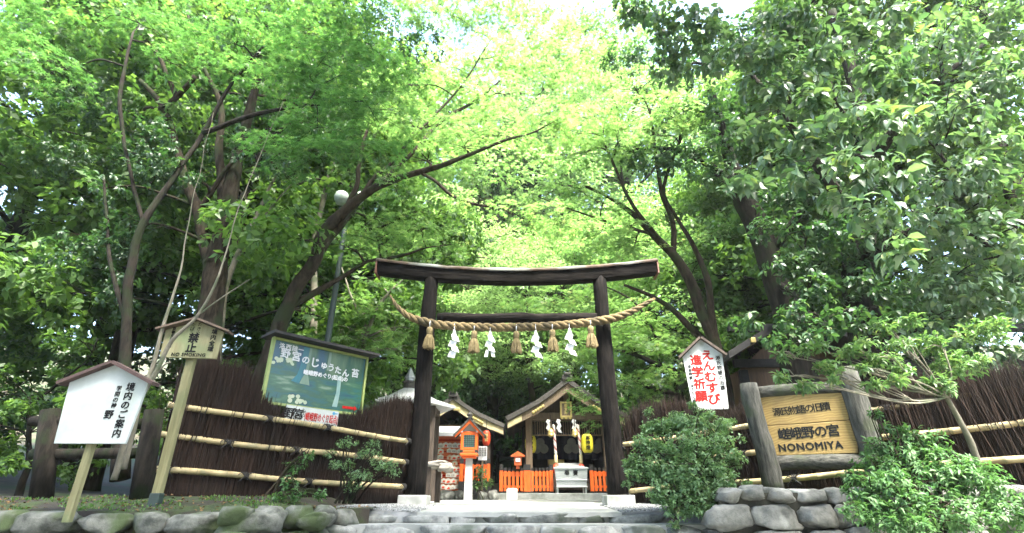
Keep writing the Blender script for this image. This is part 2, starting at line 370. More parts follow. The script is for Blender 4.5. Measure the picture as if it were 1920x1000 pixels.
# ================================================================== ground and stone
def stone(mb, c, size, seed=0, nu=16, nv=9, amp=.16, e=.62, M4=None):
    o = Vector((seed * 3.7, seed * 1.3, seed * 7.1)); vs, fs = [], []
    pw = lambda a: math.copysign(abs(a) ** e, a)
    rs = random.Random(seed * 977); cuts = []
    for _ in range(11): q = Vector((rs.gauss(0, 1), rs.gauss(0, 1), rs.gauss(0, 1))).normalized(); cuts.append((q, rs.uniform(.78, 1.02)))
    for j in range(nv + 1):
        ph = -math.pi / 2 + math.pi * j / nv
        for i in range(nu):
            th = 2 * math.pi * i / nu
            d = Vector((pw(math.cos(ph)) * pw(math.cos(th)), pw(math.cos(ph)) * pw(math.sin(th)), pw(math.sin(ph))))
            cut = 1.0
            for q, c_ in cuts:
                dt = d.dot(q)
                if dt > c_: cut = min(cut, c_ / dt)
            d = d * cut
            k = 1 + amp * noise.noise(d * 1.3 + o) + amp * .5 * noise.noise(d * 3.1 + o) + amp * .22 * noise.noise(d * 8 + o)
            v = Vector((d.x * size[0] / 2 * k, d.y * size[1] / 2 * k, d.z * size[2] / 2 * k))
            if M4 is not None: v = M4 @ v
            vs.append(v + Vector(c))
    for j in range(nv):
        for i in range(nu): fs.append([j * nu + i, j * nu + (i + 1) % nu, (j + 1) * nu + (i + 1) % nu, (j + 1) * nu + i])
    mb.add(vs, fs)
def sheet(name, xs, ys, fn, m, kind='structure', smooth=True):
    nx, ny = len(xs), len(ys)
    me = bpy.data.meshes.new(name)
    me.from_pydata([(x, y, fn(x, y)) for y in ys for x in xs], [], [[j * nx + i, j * nx + i + 1, (j + 1) * nx + i + 1, (j + 1) * nx + i] for j in range(ny - 1) for i in range(nx - 1)])
    if smooth: me.shade_smooth()
    me.update(); o = link(name, me, m); o['kind'] = kind; return o
def gh(x, y):
    if y < 6.85: return .3
    base = gz(min(y, 15.5)) - .05
    if y < 9 and x > 1.9: base += .12 * min(1, (x - 1.9) / .6)
    if y > 17: base += (y - 17) * (.16 + .1 * max(0, min(1, (y - 22) / 10)))
    s = max(0, abs(x) - 6.5)
    base += min(6, s * .12) * min(1, max(0, (y - 7) / 4))
    return base + (.09 * noise.noise(Vector((x * .5, y * .5, 0))) if (abs(x) > 4.5 or y > 16.5) else 0)
xs = sorted(set(list(np.linspace(-400, -30, 12)) + list(np.linspace(-30, 30, 81)) + list(np.linspace(30, 400, 12))))
ys = sorted(set(list(np.linspace(-300, 0, 10)) + list(np.linspace(0, 6.5, 8)) + [6.8, 6.9] + list(np.linspace(7.5, 45, 60)) + list(np.linspace(50, 70, 5))))
sheet('ground', xs, ys, gh, M['soil'])
sheet('street', np.linspace(-12, 12, 25), np.linspace(-8, 5.2, 16), lambda x, y: .304, M['street'])
# approach path, gravel, moss
def slab(name, poly, m, zf, th=.05):
    mb = MB(); n = len(poly)
    mb.add([(x, y, zf(y)) for x, y in poly] + [(x, y, zf(y) - th) for x, y in poly], [list(range(n)), [n + i for i in range(n)][::-1]] + [[i, n + i, n + (i + 1) % n, (i + 1) % n] for i in range(n)])
    o = mb.build(name, m); o['kind'] = 'structure'; return o
slab('path', [(-1.08, 6.6), (1.26, 6.6), (1.97, 15.2), (-1.85, 15.2)], M['path'], gz)
def gravel(name, poly_fn, n, x0, x1, y0, y1, zf):
    C = []
    while len(C) < n:
        x, y = random.uniform(x0, x1), random.uniform(y0, y1)
        if poly_fn(x, y): C.append((x, y, zf(x, y)))
    C = np.array(C); k = len(C)
    oct_v = np.array([(1, 0, 0), (-.2, 1, 0), (-1, -.1, 0), (.1, -1, 0), (.1, .1, .9)]) * .5
    o = leafmesh(name, C, jit(k, 1) * [1, 1, .2], np.array([[0, 0, 1.]]) + jit(k, .25), rng.uniform(.016, .034, k), (oct_v, [(0, 1, 4), (1, 2, 4), (2, 3, 4), (3, 0, 4)]), M['gravelstones'], None)
    for p in o.data.polygons: pass
    o.data.polygons.foreach_set('use_smooth', np.zeros(len(o.data.polygons), dtype=bool))
    o['kind'] = 'stuff'; return o
M['gravelstones'] = leafmat('gravel_stones', (.06, .068, .068), (.36, .37, .36), 0.0, .85, .3)
pe = lambda y: .095 * (y - 6.6)
gzl = lambda x, y: gz(y) + .005 + .03 * min(1, max(0, (-1.1 - x) / .6))
gzr = lambda x, y: gz(y) + .005 + .03 * min(1, max(0, (x - 1.3) / .6))
sheet('gravel_bed', np.linspace(-2.6, -1.02, 10), [6.655] + list(np.linspace(6.66, 9.6, 12)), lambda x, y: gzl(x, y) - .014 if y > 6.657 else .6, M['gravel'])
sheet('gravel_bed', np.linspace(1.24, 2.6, 10), [6.655] + list(np.linspace(6.66, 9.6, 12)), lambda x, y: gzr(x, y) - .014 if y > 6.657 else .6, M['gravel'])
sheet('courtyard', np.linspace(-6, 6, 20), np.linspace(9.55, 16.8, 12), lambda x, y: gz(y) - .012, M['path'])
gravel('gravel', lambda x, y: x < -1.08 - pe(y) * .7, 7000, -2.45, -1.05, 6.62, 9.4, gzl)
gravel('gravel', lambda x, y: x > 1.26 + pe(y) * .7, 5000, 1.26, 2.5, 6.62, 9.4, gzr)
def wall_y(x): return 5.3 + .1 * math.sin(x * 1.3) + max(0, x + 2.5) * 1.35
def fz(x, y): return .93 + .14 * min(1, max(0, (y - 5.35) / 1.0)) + .03 * noise.noise(Vector((x * 2.3, y * 2.3, 1))) + .012 * noise.noise(Vector((x * 8, y * 8, 4))) - .12 * min(1, max(0, (x + 2.55) / .35))
def moss_y(x): return max(6.0, min(9, 6.3 + (x + 4.2) * 1.12)) + (.35 if x > -4.5 else 1.2)
xs2 = np.linspace(-16, -1.6, 150)
sheet('moss_bank', xs2, np.linspace(0, 1, 26), lambda x, t: 0, M['moss'])
mo = bpy.data.objects['moss_bank']
for v in mo.data.vertices:
    ya = wall_y(v.co.x) + .03; t_ = v.co.y; y = ya + max(0, t_ - .04) / .96 * (max(moss_y(v.co.x), ya + .3) - ya); v.co.y = y; v.co.z = fz(v.co.x, y) if t_ > .01 else .4
n = 2600; X = rng.uniform(-6.5, -2.05, n); Yb = np.array([wall_y(q) for q in X]) + .06 + rng.random(n) * .95
Cg = np.stack([X, Yb, [fz(a, b) for a, b in zip(X, Yb)]], 1)
keep = np.array([noise.noise(Vector((a * 1.7, b * 1.7, 3))) > -.05 for a, b in zip(X, Yb)]); Cg = Cg[keep]; n = len(Cg)
g = leafmesh('grass', Cg, np.array([[0, 0, 1.]]) + jit(n, .45), jit(n, 1), rng.uniform(.012, .04, n), DIA, M['mid'], None); g['kind'] = 'stuff'
# steps: rough hewn risers with pale treads, running on down to the street
def step_row(mb, tread, x0, x1, y, z, h, deep, seed):
    r = random.Random(seed); x = x0
    while x < x1 - .05:
        w = min(r.uniform(.34, .72), x1 - x)
        if x1 - x - w < .25: w = x1 - x
        stone(mb, (x + w / 2, y + .14 + r.uniform(-.02, .02), z - h / 2 - .015), (w * 1.05, .34, h * 1.16), r.random() * 50, 26, 15, .12, .36); x += w
    tread.box(((x0 + x1) / 2, y + .1 + deep / 2, z - .06), (x1 - x0, deep, .11))
st = MB(); tr = MB()
step_row(st, tr, -1.72, 1.75, 6.58, gz(6.6) + .0, .12, .1, 3)
z2 = .905 - .118
step_row(st, tr, -2.0, 2.95, 5.98, .802, .14, .7, 8)
for k in range(1, 4): step_row(st, tr, -2.5 - .2 * k, 3.2, 5.98 - .38 * k, .802 - .13 * k, .15, .42, 20 + k)
o = st.build('steps', M['stone_pale'], smooth=True); o['kind'] = 'structure'
o = tr.build('step_treads', M['path']); o['kind'] = 'structure'
def dry_wall(name, courses, label, y_of, m, base_z):
    mb = MB(); back = MB()
    x0 = courses[0][0]; x1 = courses[0][1]; r = random.Random(len(label))
    for (a, b, ztop, h, wmin, wmax, dy) in courses:
        x = a
        while x < b - .08:
            w = min(r.uniform(wmin, wmax), b - x)
            hh = h * r.uniform(.82, 1.0)
            stone(mb, (x + w / 2, y_of(x) + dy + r.uniform(-.03, .03), ztop - h / 2 + r.uniform(-.02, .015)), (w * 1.05, .36, hh * 1.12), r.random() * 60, 26, 15, .17, .42); x += w
    zt = max(c[2] for c in courses) - .06
    if x0 < 0:                                 # the wall turns in towards the steps
        for zt_ in (.97, .79, .61):
            x = -2.5
            while x < -1.66: w = r.uniform(.22, .34); stone(mb, (x, y_of(x) - .03, zt_ - .1 + r.uniform(-.02, .02)), (w, w * .9, .21), r.random() * 60, 22, 13, .17, .45); x += w * .6
    root = thing(name, (x0, y_of(x0), base_z), label, 'wall')
    mb.build('stones', m, root, smooth=True)
    n = 8
    for i in range(n):
        xa, xb = x0 + (x1 - x0) * i / n, x0 + (x1 - x0) * (i + 1) / n
        back.add([(xa, y_of(xa) + .02, base_z), (xb, y_of(xb) + .02, base_z), (xb, y_of(xb) + .02, zt), (xa, y_of(xa) + .02, zt), (xa, y_of(xa) + .3, base_z), (xb, y_of(xb) + .3, base_z), (xb, y_of(xb) + .3, zt), (xa, y_of(xa) + .3, zt)], [[0, 1, 2, 3], [5, 4, 7, 6], [3, 2, 6, 7]])
    back.build('joint_filling', M['mortar'], root)
    return root
dry_wall('stone_wall', [(-16.0, -1.78, .935, .2, .3, .52, 0), (-16.0, -1.95, .74, .22, .3, .55, -.02), (-16.0, -1.95, .53, .25, .35, .6, -.04)], 'low mossy dry stone wall in front of the no-smoking sign and the mossy bank', wall_y, M['stone_moss'], .28)
dry_wall('stone_wall', [(2.1, 14, 1.16, .16, .2, .42, .06), (1.95, 14, .995, .22, .28, .45, 0), (2.4, 14, .78, .26, .35, .5, -.05), (2.4, 14, .53, .26, .35, .5, -.08)], 'grey dry stone wall under the carved name board, tallest stones of the entrance', lambda x: 5.75 - .12 * min(x - 2.4, 4), M['stone'], .28)
# raised bed behind the second wall
sheet('planting_bed', np.linspace(2.1, 16, 50), np.linspace(0, 1, 10), lambda x, t: 1.05 + .04 * noise.noise(Vector((x * 3, t * 3, 0))), M['soil'])
pb = bpy.data.objects['planting_bed']
for v in pb.data.vertices:
    x = v.co.x; ya = 5.85 - .12 * min(x - 2.4, 4); yb = max(ya + 1.6, 9.4 - .9 * (x - 1.7)); v.co.y = ya + v.co.y * (yb - ya)
# ================================================================== torii
YT = 9.0
def axis_px(pts, Y, r): return [(*P(x, y, Y), q) for (x, y), q in zip(pts, r)]
lf, rf = P(778, 928, YT), P(1158, 928, YT)
gate = thing('torii_gate', ((lf.x + rf.x) / 2, YT, gz(9)), 'tall black bark-covered torii gate straddling the approach path', 'torii gate')
for (tx, bx, q) in ((809, 778, 0), (1123, 1158, 1)):
    a, b = P(bx, 930, YT), P(tx, 522, YT); mb = MB(); a.z -= .02
    pts = []
    for i in range(15):
        t = i / 14; v = a.lerp(b, t); pts.append((v.x + .012 * math.sin(t * 7 + q), v.y, v.z, .162 - .034 * t + .006 * math.sin(t * 11 + q * 2)))
    mb.tube([p[:3] for p in pts], [p[3] for p in pts], 22, rough=.05)
    mb.build('pillar', M['torii'], gate, smooth=True)
    mb = MB(); mb.box((a.x - .0, YT - .02, gz(9) + .06), (.44, .5, .2)); mb.build('base_block', M['concrete'], gate, bevel=.015)
k0, k1 = P(709, 522, YT), P(1229, 518, YT)
mb = MB(); cap = MB(); pts = []
for i in range(21):
    t = i / 20; v = k0.lerp(k1, t); s = (2 * t - 1)
    z = P(960, 532, YT).z + .205 * 0 + .2 * s * s + .115; pts.append(Vector((v.x, YT, z)))
nseg = 22; vs, fs = [], []
for i, p in enumerate(pts):                    # beam: a squared log, slightly narrower at the bottom
    for (dx, dz) in ((-.12, -.115), (-.06, -.14), (.06, -.14), (.12, -.115), (.15, -.01), (.145, .115), (-.145, .115), (-.15, -.01)):
        w = .008 * noise.noise(Vector((p.x * 3, dx * 9, dz * 9))); vs.append((p.x, p.y + dx + w, p.z + dz + w))
for i in range(20):
    for k in range(8): fs.append([i * 8 + k, i * 8 + (k + 1) % 8, (i + 1) * 8 + (k + 1) % 8, (i + 1) * 8 + k])
fs += [list(range(8))[::-1], [160 + k for k in range(8)]]
mb.add(vs, fs); mb.build('top_beam', M['torii_h'], gate, smooth=True, auto=40)
vs, fs = [], []; prof = [(-.185, .075), (-.19, .10), (-.10, .165), (0, .19), (.10, .165), (.19, .10), (.185, .075)]
for i, p in enumerate(pts):
    xx = p.x + (-.03 if i == 0 else .03 if i == 20 else 0)
    for dy, dz in prof:
        vs.append((xx, p.y + dy + .01 * noise.noise(Vector((p.x * 4, dy * 5, 0))), p.z + dz + .012 * noise.noise(Vector((p.x * 5, dy * 3, 2)))))
for i in range(20):
    for k in range(6): fs.append([i * 7 + k, i * 7 + k + 1, (i + 1) * 7 + k + 1, (i + 1) * 7 + k])
    fs.append([i * 7 + 6, i * 7, (i + 1) * 7, (i + 1) * 7 + 6])
cap.add(vs, fs); c_ = cap.build('beam_cap', M['copper'], gate, smooth=True, auto=35)
for p, s in ((pts[0], -1), (pts[-1], 1)):
    mb = MB(); mb.box((p.x + s * .021, p.y, p.z - .035), (.03, .35, .27)); mb.build('end_plate', M['rust'], gate, bevel=.006)
n0, n1 = P(820, 597, YT), P(1118, 597, YT); mb = MB()
mb.tube([(n0.x + (n1.x - n0.x) * i / 16, YT, n0.z + .01 * math.sin(i)) for i in range(17)], [.094 + .006 * math.sin(i * 1.7) for i in range(17)], 18, rough=.06)
mb.build('tie_beam', M['torii_h'], gate, smooth=True)
# sacred rope with its tassels and paper streamers
YR = YT - .24
ctrl = [(731, 553), (745, 575), (765, 592), (790, 602), (830, 610), (900, 614), (968, 614), (1040, 611), (1110, 604), (1150, 597), (1185, 584), (1215, 567), (1228, 560)]
rp = smooth_path([tuple(P(x, y, YR)) for x, y in ctrl], 14)
rpr = [.076 * min(1, .12 + 1.5 * min(i / len(rp), 1 - i / len(rp)) ** .75 * 1.6) for i in range(len(rp))]
rope = thing('sacred_rope', Vector(rp[len(rp) // 2]), 'thick twisted straw rope slung across the black gate, thin at its ends', 'rope')
L = 0; mbs = [MB(), MB(), MB()]; strands = [[], [], []]
for i, p in enumerate(rp):
    v = Vector(p); d = (Vector(rp[min(i + 1, len(rp) - 1)]) - Vector(rp[max(i - 1, 0)])).normalized()
    if i: L += (v - Vector(rp[i - 1])).length
    u = d.cross(Vector((0, 1, 0))).normalized(); w = d.cross(u)
    for k in range(3):
        a = L * 15 + k * 2.0944; strands[k].append((v + (u * math.cos(a) + w * math.sin(a)) * rpr[i] * .52, rpr[i] * .56))
for k in range(3):
    mbs[k].tube([s[0] for s in strands[k]], [s[1] for s in strands[k]], 8, rough=.12); mbs[k].build('strand', M['rope'], rope, smooth=True)
def rope_z(px):
    best = min(rp, key=lambda p: abs(960 + F * p[0] / (p[1] * CP + (p[2] - EYE) * SP) - px)); return Vector(best)
def make_tassel(px, label):
    c = rope_z(px); c.y = YR - .03; c.z -= .07
    t = thing('straw_tassel', c, label, 'tassel', 'straw tassels hanging from the sacred rope')
    mb = MB(); mb.tube([(c.x + .005, c.y, c.z + .11), (c.x, c.y - .05, c.z + .06), (c.x, c.y - .02, c.z - .02)], .008, 6); mb.build('white_string', M['paper'], t, smooth=True)
    mb = MB(); mb.lathe([(.012, 0), (.045, -.02), (.058, -.06), (.052, -.11), (.042, -.135)], c, 14); mb.build('head', M['straw'], t, smooth=True)
    mb = MB(); mb.tube([(c.x + .046 * math.cos(a), c.y + .046 * math.sin(a), c.z - .135) for a in np.linspace(0, 6.283, 13)], .011, 6); mb.build('binding', M['rope'], t, smooth=True)
    mb = MB()
    for i in range(170):
        a = random.uniform(0, 6.283); r0 = .04 * math.sqrt(random.random()); r1 = r0 * random.uniform(2.3, 3.0); h = random.uniform(.36, .41)
        a2 = a + random.uniform(-.2, .2)
        mb.tube([(c.x + r0 * math.cos(a), c.y + r0 * math.sin(a), c.z - .13), (c.x + r1 * .75 * math.cos(a2), c.y + r1 * .75 * math.sin(a2), c.z - .23), (c.x + r1 * math.cos(a2), c.y + r1 * math.sin(a2), c.z - h)], [.0055, .005, .004], 3, cap=False)
    mb.build('skirt', M['straw'], t)
    return t
for px, lb in ((808, 'straw tassel hanging in front of the gate pillar nearest the no-smoking sign'), (889, 'straw tassel between the two paper streamers nearest the green billboard'), (968, 'middle straw tassel under the tie beam of the gate'), (1036, 'straw tassel between the two paper streamers over the offering box'), (1107, 'straw tassel hanging beside the gate pillar nearest the carved name board')):
    make_tassel(px, lb)
def make_shide(px, label, sz=1.0, variant=0, flip=1):
    c = rope_z(px); c.y = YR - .06; c.z -= .07
    t = thing('paper_streamer', c, label, 'streamer', 'white zigzag paper streamers on the sacred rope')
    mb = MB(); mb.tube([(c.x, c.y, c.z + .1), (c.x, c.y - .01, c.z + .02), (c.x + .01, c.y, c.z - .02)], .004, 5); mb.build('white_string', M['paper'], t)
    mb = MB(); x = 0; z = 0; w = .085 * sz
    steps_ = [(0, 0, .05)] + [((.045 if i % 2 else -.04) * flip, 0, .13 * sz) for i in range(3 if variant else 4)]
    tw = .45 * flip; pos = Vector((c.x, c.y, c.z - .01)); 
    mb.add([pos + Vector((-.012, 0, .0)), pos + Vector((.012, 0, 0)), pos + Vector((.05, -.01, -.12 * sz)), pos + Vector((-.035, .01, -.10 * sz))], [[0, 1, 2, 3]])
    cx = pos.x + .01; cz = pos.z - .1 * sz
    for i in range(4 if not variant else 3):
        sx = (1 if i % 2 == 0 else -1) * flip
        a0 = Vector((cx - .052 * sz, c.y + .012 * sx, cz + .015)); a1 = Vector((cx + .052 * sz, c.y - .012 * sx, cz - .02))
        dx = -sx * .032 * sz; b0 = a0 + Vector((dx - .01, .02 * sx, -.095 * sz)); b1 = a1 + Vector((dx + .002, .02 * sx, -.095 * sz))
        mb.add([a0, a1, b1, b0], [[0, 1, 2, 3]])
        cx += dx * .2 + sx * .018; cz -= .088 * sz
        c.y += .001
    if variant:
        for s in (-1, 1):
            q = Vector((cx + s * .035, c.y, cz + .02)); mb.add([q + Vector((-.028, 0, 0)), q + Vector((.028, .01, 0)), q + Vector((.03 + s * .03, .02, -.12)), q + Vector((-.03 + s * .03, 0, -.12))], [[0, 1, 2, 3]])
    o = mb.build('folded_paper', M['paper'], t); s_ = o.modifiers.new('thickness', 'SOLIDIFY'); s_.thickness = .002
    return t
make_shide(851, 'white zigzag paper streamer nearest the dark pillar by the green billboard', 1.06, 0, -1)
make_shide(921, 'white paper streamer ending in two folded legs', .98, 1, -1)
make_shide(1004, 'white zigzag paper streamer right after the middle straw tassel', 1.06, 0, 1)
make_shide(1066, 'white zigzag paper streamer hanging nearest the name board side pillar', 1.06, 0, 1)
# ================================================================== brushwood fences
def twigs(name, A, B, zb, zt, n, parent, m, th=.05, r=(.003, .0085), lean=.045, topj=.085):
    s = rng.random(n); X = A[0] + (B[0] - A[0]) * s; Y = A[1] + (B[1] - A[1]) * s
    d = np.array([B[0] - A[0], B[1] - A[1]]); d /= np.linalg.norm(d); nx, ny = d[1], -d[0]
    if ny > 0: nx, ny = -nx, -ny
    o = (rng.random(n) ** .6) * th; X = X + nx * o; Y = Y + ny * o
    z0 = zb(s) + rng.uniform(-.02, .05, n); z1 = zt(s) + rng.normal(0, topj, n) * (.3 + .7 * rng.random(n))
    lx = rng.normal(0, lean, n) * np.where(rng.random(n) < .06, 4.5, 1); ly = rng.normal(0, lean * .6, n); rr = rng.uniform(*r, n)
    off = np.array(parent.location)
    V = np.zeros((n, 9, 3)); ang = rng.random(n) * 6.283; mid = rng.normal(0, .012, n)
    for lev, t in enumerate((0, .55, 1.0)):
        cx = X + lx * t + (mid if lev == 1 else 0); cyy = Y + ly * t; cz = z0 + (z1 - z0) * t; q = rr * (1, .85, .35)[lev]
        for k in range(3):
            a = ang + 2.094 * k; V[:, lev * 3 + k, 0] = cx + q * np.cos(a); V[:, lev * 3 + k, 1] = cyy + q * np.sin(a); V[:, lev * 3 + k, 2] = cz
    V -= off
    fc = []
    for lev in range(2):
        for k in range(3): fc.append((lev * 3 + k, lev * 3 + (k + 1) % 3, lev * 3 + 3 + (k + 1) % 3, lev * 3 + 3 + k))
    fl = np.array(fc).ravel(); loops = (fl[None] + (np.arange(n) * 9)[:, None]).ravel()
    me = bpy.data.meshes.new(name); me.vertices.add(n * 9); me.vertices.foreach_set('co', V.astype(np.float32).ravel())
    me.loops.add(len(loops)); me.loops.foreach_set('vertex_index', loops.astype(np.int32)); npoly = n * 6
    me.polygons.add(npoly); me.polygons.foreach_set('loop_start', (np.arange(npoly) * 4).astype(np.int32)); me.polygons.foreach_set('loop_total', np.full(npoly, 4, dtype=np.int32)); me.update(calc_edges=True)
    return link(name, me, m, parent)
M['twigs'] = mat('brushwood_twigs', (.006, .0038, .003), (.05, .031, .022), .85, 55, (1, 1, .05), spec=.2, lo=.3, hi=.75, c3=(.022, .0165, .013), s3=2.5, d3=(.45, .65))
def bamboo(a, b, r, root, ties):
    a, b = Vector(a), Vector(b); L = (b - a).length; d = (b - a) / L
    pts, rad = [], []; s = 0; rr = random.Random(int(a.z * 1000))
    nodes = [0]; x = rr.uniform(.1, .3)
    while x < L - .03: nodes.append(x); x += rr.uniform(.27, .36)
    sag = lambda s: Vector((0, 0, .012 * math.sin(s * 2.1 + a.z * 5)))
    prev = 0
    for x in nodes[1:] + [L]:
        for q, k in ((prev + .012, 1.0), (prev + (x - prev) * .5, .96), (x - .012, 1.0)):
            pts.append(a + d * q + sag(q)); rad.append(r * k)
        if x < L:
            pts.append(a + d * (x - .006) + sag(x)); rad.append(r * 1.09); pts.append(a + d * (x) + sag(x)); rad.append(r * .95); pts.append(a + d * (x + .006) + sag(x)); rad.append(r * 1.07)
        prev = x
    mb = MB(); mb.tube(pts, rad, 14); rail = mb.build('bamboo_rail', M['bamboo'], root, smooth=True)
    for x in nodes[1:]:
        mb = MB(); c = a + d * x + sag(x); mb.tube([c - d * .003, c + d * .003], r * 1.095, 14, cap=False); mb.build('node_ring', M['greenwood'], rail)
    for x in ties:
        mb = MB(); c = a + d * (x * L) + sag(x * L); up = Vector((0, 0, 1)); f = d.cross(up).normalized() * (1 if d.cross(up).y < 0 else -1)
        ring = [c + (up * math.cos(t) + f * math.sin(t)) * (r * 1.16) + d * .012 * math.sin(t) for t in np.linspace(0, 6.283, 13)]
        for sft in (-.022, 0, .02): mb.tube([q + d * sft for q in ring], .008, 5, cap=False)
        for s1 in (-1, 1):
            mb.tube([c + f * r * 1.1, c + f * (r * 1.25) + d * .06 * s1 + up * .035, c + f * (r * 1.2) + d * .10 * s1 + up * (.05 if s1 > 0 else .0)], [.009, .008, .004], 5)
            mb.tube([c + f * r * 1.1, c + f * (r * 1.25) + d * .05 * s1 - up * .045, c + f * (r * 1.2) + d * .085 * s1 - up * .08], [.009, .008, .004], 5)
        mb.tube([c + f * r * .9, c + f * (r * 1.4)], .02, 6)
        mb.build('cord_tie', M['cord'], rail)
    return rail
def fence(A, B, zb, zt, n, label, rails, r=.037):
    root = thing('brushwood_fence', (A[0], A[1], 1.0), label, 'fence', 'brushwood fences beside the gate')
    d = Vector((B[0] - A[0], B[1] - A[1], 0)).normalized(); nrm = Vector((d.y, -d.x, 0)); nrm = nrm if nrm.y < 0 else -nrm
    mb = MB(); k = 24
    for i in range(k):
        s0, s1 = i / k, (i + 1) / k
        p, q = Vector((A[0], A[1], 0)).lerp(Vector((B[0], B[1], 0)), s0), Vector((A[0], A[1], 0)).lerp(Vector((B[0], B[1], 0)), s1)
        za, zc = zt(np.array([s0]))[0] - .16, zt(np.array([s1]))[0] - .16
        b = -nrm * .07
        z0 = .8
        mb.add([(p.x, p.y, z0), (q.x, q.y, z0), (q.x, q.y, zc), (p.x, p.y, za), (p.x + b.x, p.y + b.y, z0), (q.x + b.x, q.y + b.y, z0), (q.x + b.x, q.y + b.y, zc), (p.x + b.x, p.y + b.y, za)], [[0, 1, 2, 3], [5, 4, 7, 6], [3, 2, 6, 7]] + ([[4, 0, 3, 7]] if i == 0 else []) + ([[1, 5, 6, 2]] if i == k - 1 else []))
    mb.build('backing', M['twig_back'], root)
    twigs('brushwood', A, B, zb, zt, n, root, M['twigs'])
    for (a, b, ties) in rails: bamboo(a, b, r, root, ties)
    return root
# the fence by the billboard: rails measured from the photograph, brushwood a hand's breadth behind
LA, LB = (-4.08, 6.42), (-1.74, 9.12)
def top_curve(A, B, px_pts):
    nx, ny = B[1] - A[1], A[0] - B[0]; ss, zz = [], []
    for px, py in px_pts:
        a = (px - 960) / F; bb = (500 - py) / F; dx, dy, dz = a, CP - bb * SP, SP + bb * CP
        t = (nx * A[0] + ny * A[1]) / (nx * dx + ny * dy); x, y = dx * t, dy * t
        ss.append(((x - A[0]) * (B[0] - A[0]) + (y - A[1]) * (B[1] - A[1])) / ((B[0] - A[0]) ** 2 + (B[1] - A[1]) ** 2)); zz.append(EYE + dz * t)
    return lambda s: np.interp(s, ss, zz) + .02 * np.sin(s * 37) + .015 * np.sin(s * 71)
lt = top_curve(LA, LB, [(290, 700), (330, 690), (400, 682), (455, 692), (490, 748), (525, 780), (560, 795), (630, 804), (645, 784), (690, 774), (720, 755), (770, 752)])
def rail_px(p0, Y0, p1, Y1): return P(*p0, Y0), P(*p1, Y1)
fence(LA, LB, lambda s: np.full_like(s, 1.02), lt, 5200, 'dark brushwood fence with three bamboo rails under the green billboard',
      [(*rail_px((314, 757), 6.3, (770, 827), 8.95), (.03, .34, .58, .985)), (*rail_px((293, 815), 6.3, (766, 867), 8.95), (.22, .47, .74, .985)), (*rail_px((276, 880), 6.3, (762, 915), 8.95), (.05, .3, .54, .985))])
RA, RB = (1.95, 9.2), (6.4, 5.15)
rtop = top_curve(RA, RB, [(1165, 800), (1185, 778), (1215, 762), (1245, 756), (1275, 757), (1300, 776), (1366, 776), (1400, 762), (1600, 735), (1709, 712), (1920, 690)])
def onr(x0, y0, x1, y1):
    return rail_px((x0, y0), 9.02, (x1, y1), 6.55)
def ext(a, b, k): return a, a + (b - a) * k
fence(RA, RB, lambda s: np.full_like(s, .96), rtop, 7200, 'dark brushwood fence with three bamboo rails behind the carved name board',
      [(*ext(*onr(1158, 835, 1690, 760), 1.55), (.012, .2, .42, .62)), (*ext(*onr(1162, 876, 1690, 817), 1.55), (.012, .33, .5)), (*ext(*onr(1170, 922, 1690, 879), 1.55), (.012, .3, .44, .66))])
# log post and rails where the fence by the street ends
root = thing('log_fence', P(262, 938, 6.3), 'dark weathered log post with two rails behind the white guide sign', 'fence')
mb = MB(); mb.tube([P(262, 945, 6.25), P(275, 860, 6.25), P(289, 770, 6.25)], [.11, .105, .1], 14, rough=.1); mb.build('post', M['bark_dark'], root, smooth=True)
for (p0, p1) in (((272, 795), (60, 790)), ((265, 850), (60, 852))):
    mb = MB(); a, b = P(*p0, 6.3), P(*p1, 6.35); mb.tube([a.lerp(b, t) for t in np.linspace(0, 1, 8)], .06, 12, rough=.1); mb.build('log_rail', M['bark_dark'], root, smooth=True)
mb = MB(); mb.tube([P(75, 955, 6.3), P(95, 770, 6.3)], [.11, .1], 14, rough=.1); mb.build('post', M['bark_dark'], root, smooth=True)

n = 520; X = rng.uniform(-6.5, -1.7, n); Yb = np.array([wall_y(q) for q in X]) + .06 + rng.random(n) * .95
M['deadleaf'] = leafmat('fallen_leaves', (.06, .035, .015), (.2, .13, .06), .1, .8, .2)
g = leafmesh('fallen_leaves', np.stack([X, Yb, [fz(a, b) + .012 for a, b in zip(X, Yb)]], 1), jit(n, 1) * [1, 1, .15], np.array([[0, 0, 1.]]) + jit(n, .3), rng.uniform(.025, .055, n), OVAL, M['deadleaf'], None); g['kind'] = 'stuff'
# ================================================================== signs
def uz(py):
    b = (500 - py) / F; return (SP + b * CP) / (CP - b * SP)      # height above the eye per metre ahead
def board_frame(BL, TL, BR, TR, Y1):
    """Bottom-left corner frame, width and height of an upright board from its four photo corners."""
    h = (uz(TL[1]) - uz(BL[1])) * Y1; Y2 = h / (uz(TR[1]) - uz(BR[1]))
    a, b = P(*BL, Y1), P(*BR, Y2)
    M4 = frame_at(a, b - a); w = math.hypot(b.x - a.x, b.y - a.y); return M4, w, h
def rect(mb, M4, x0, y0, x1, y1, z0, z1): return mb.box(((x0 + x1) / 2, (y0 + y1) / 2, (z0 + z1) / 2), (x1 - x0, y1 - y0, z1 - z0), M4)
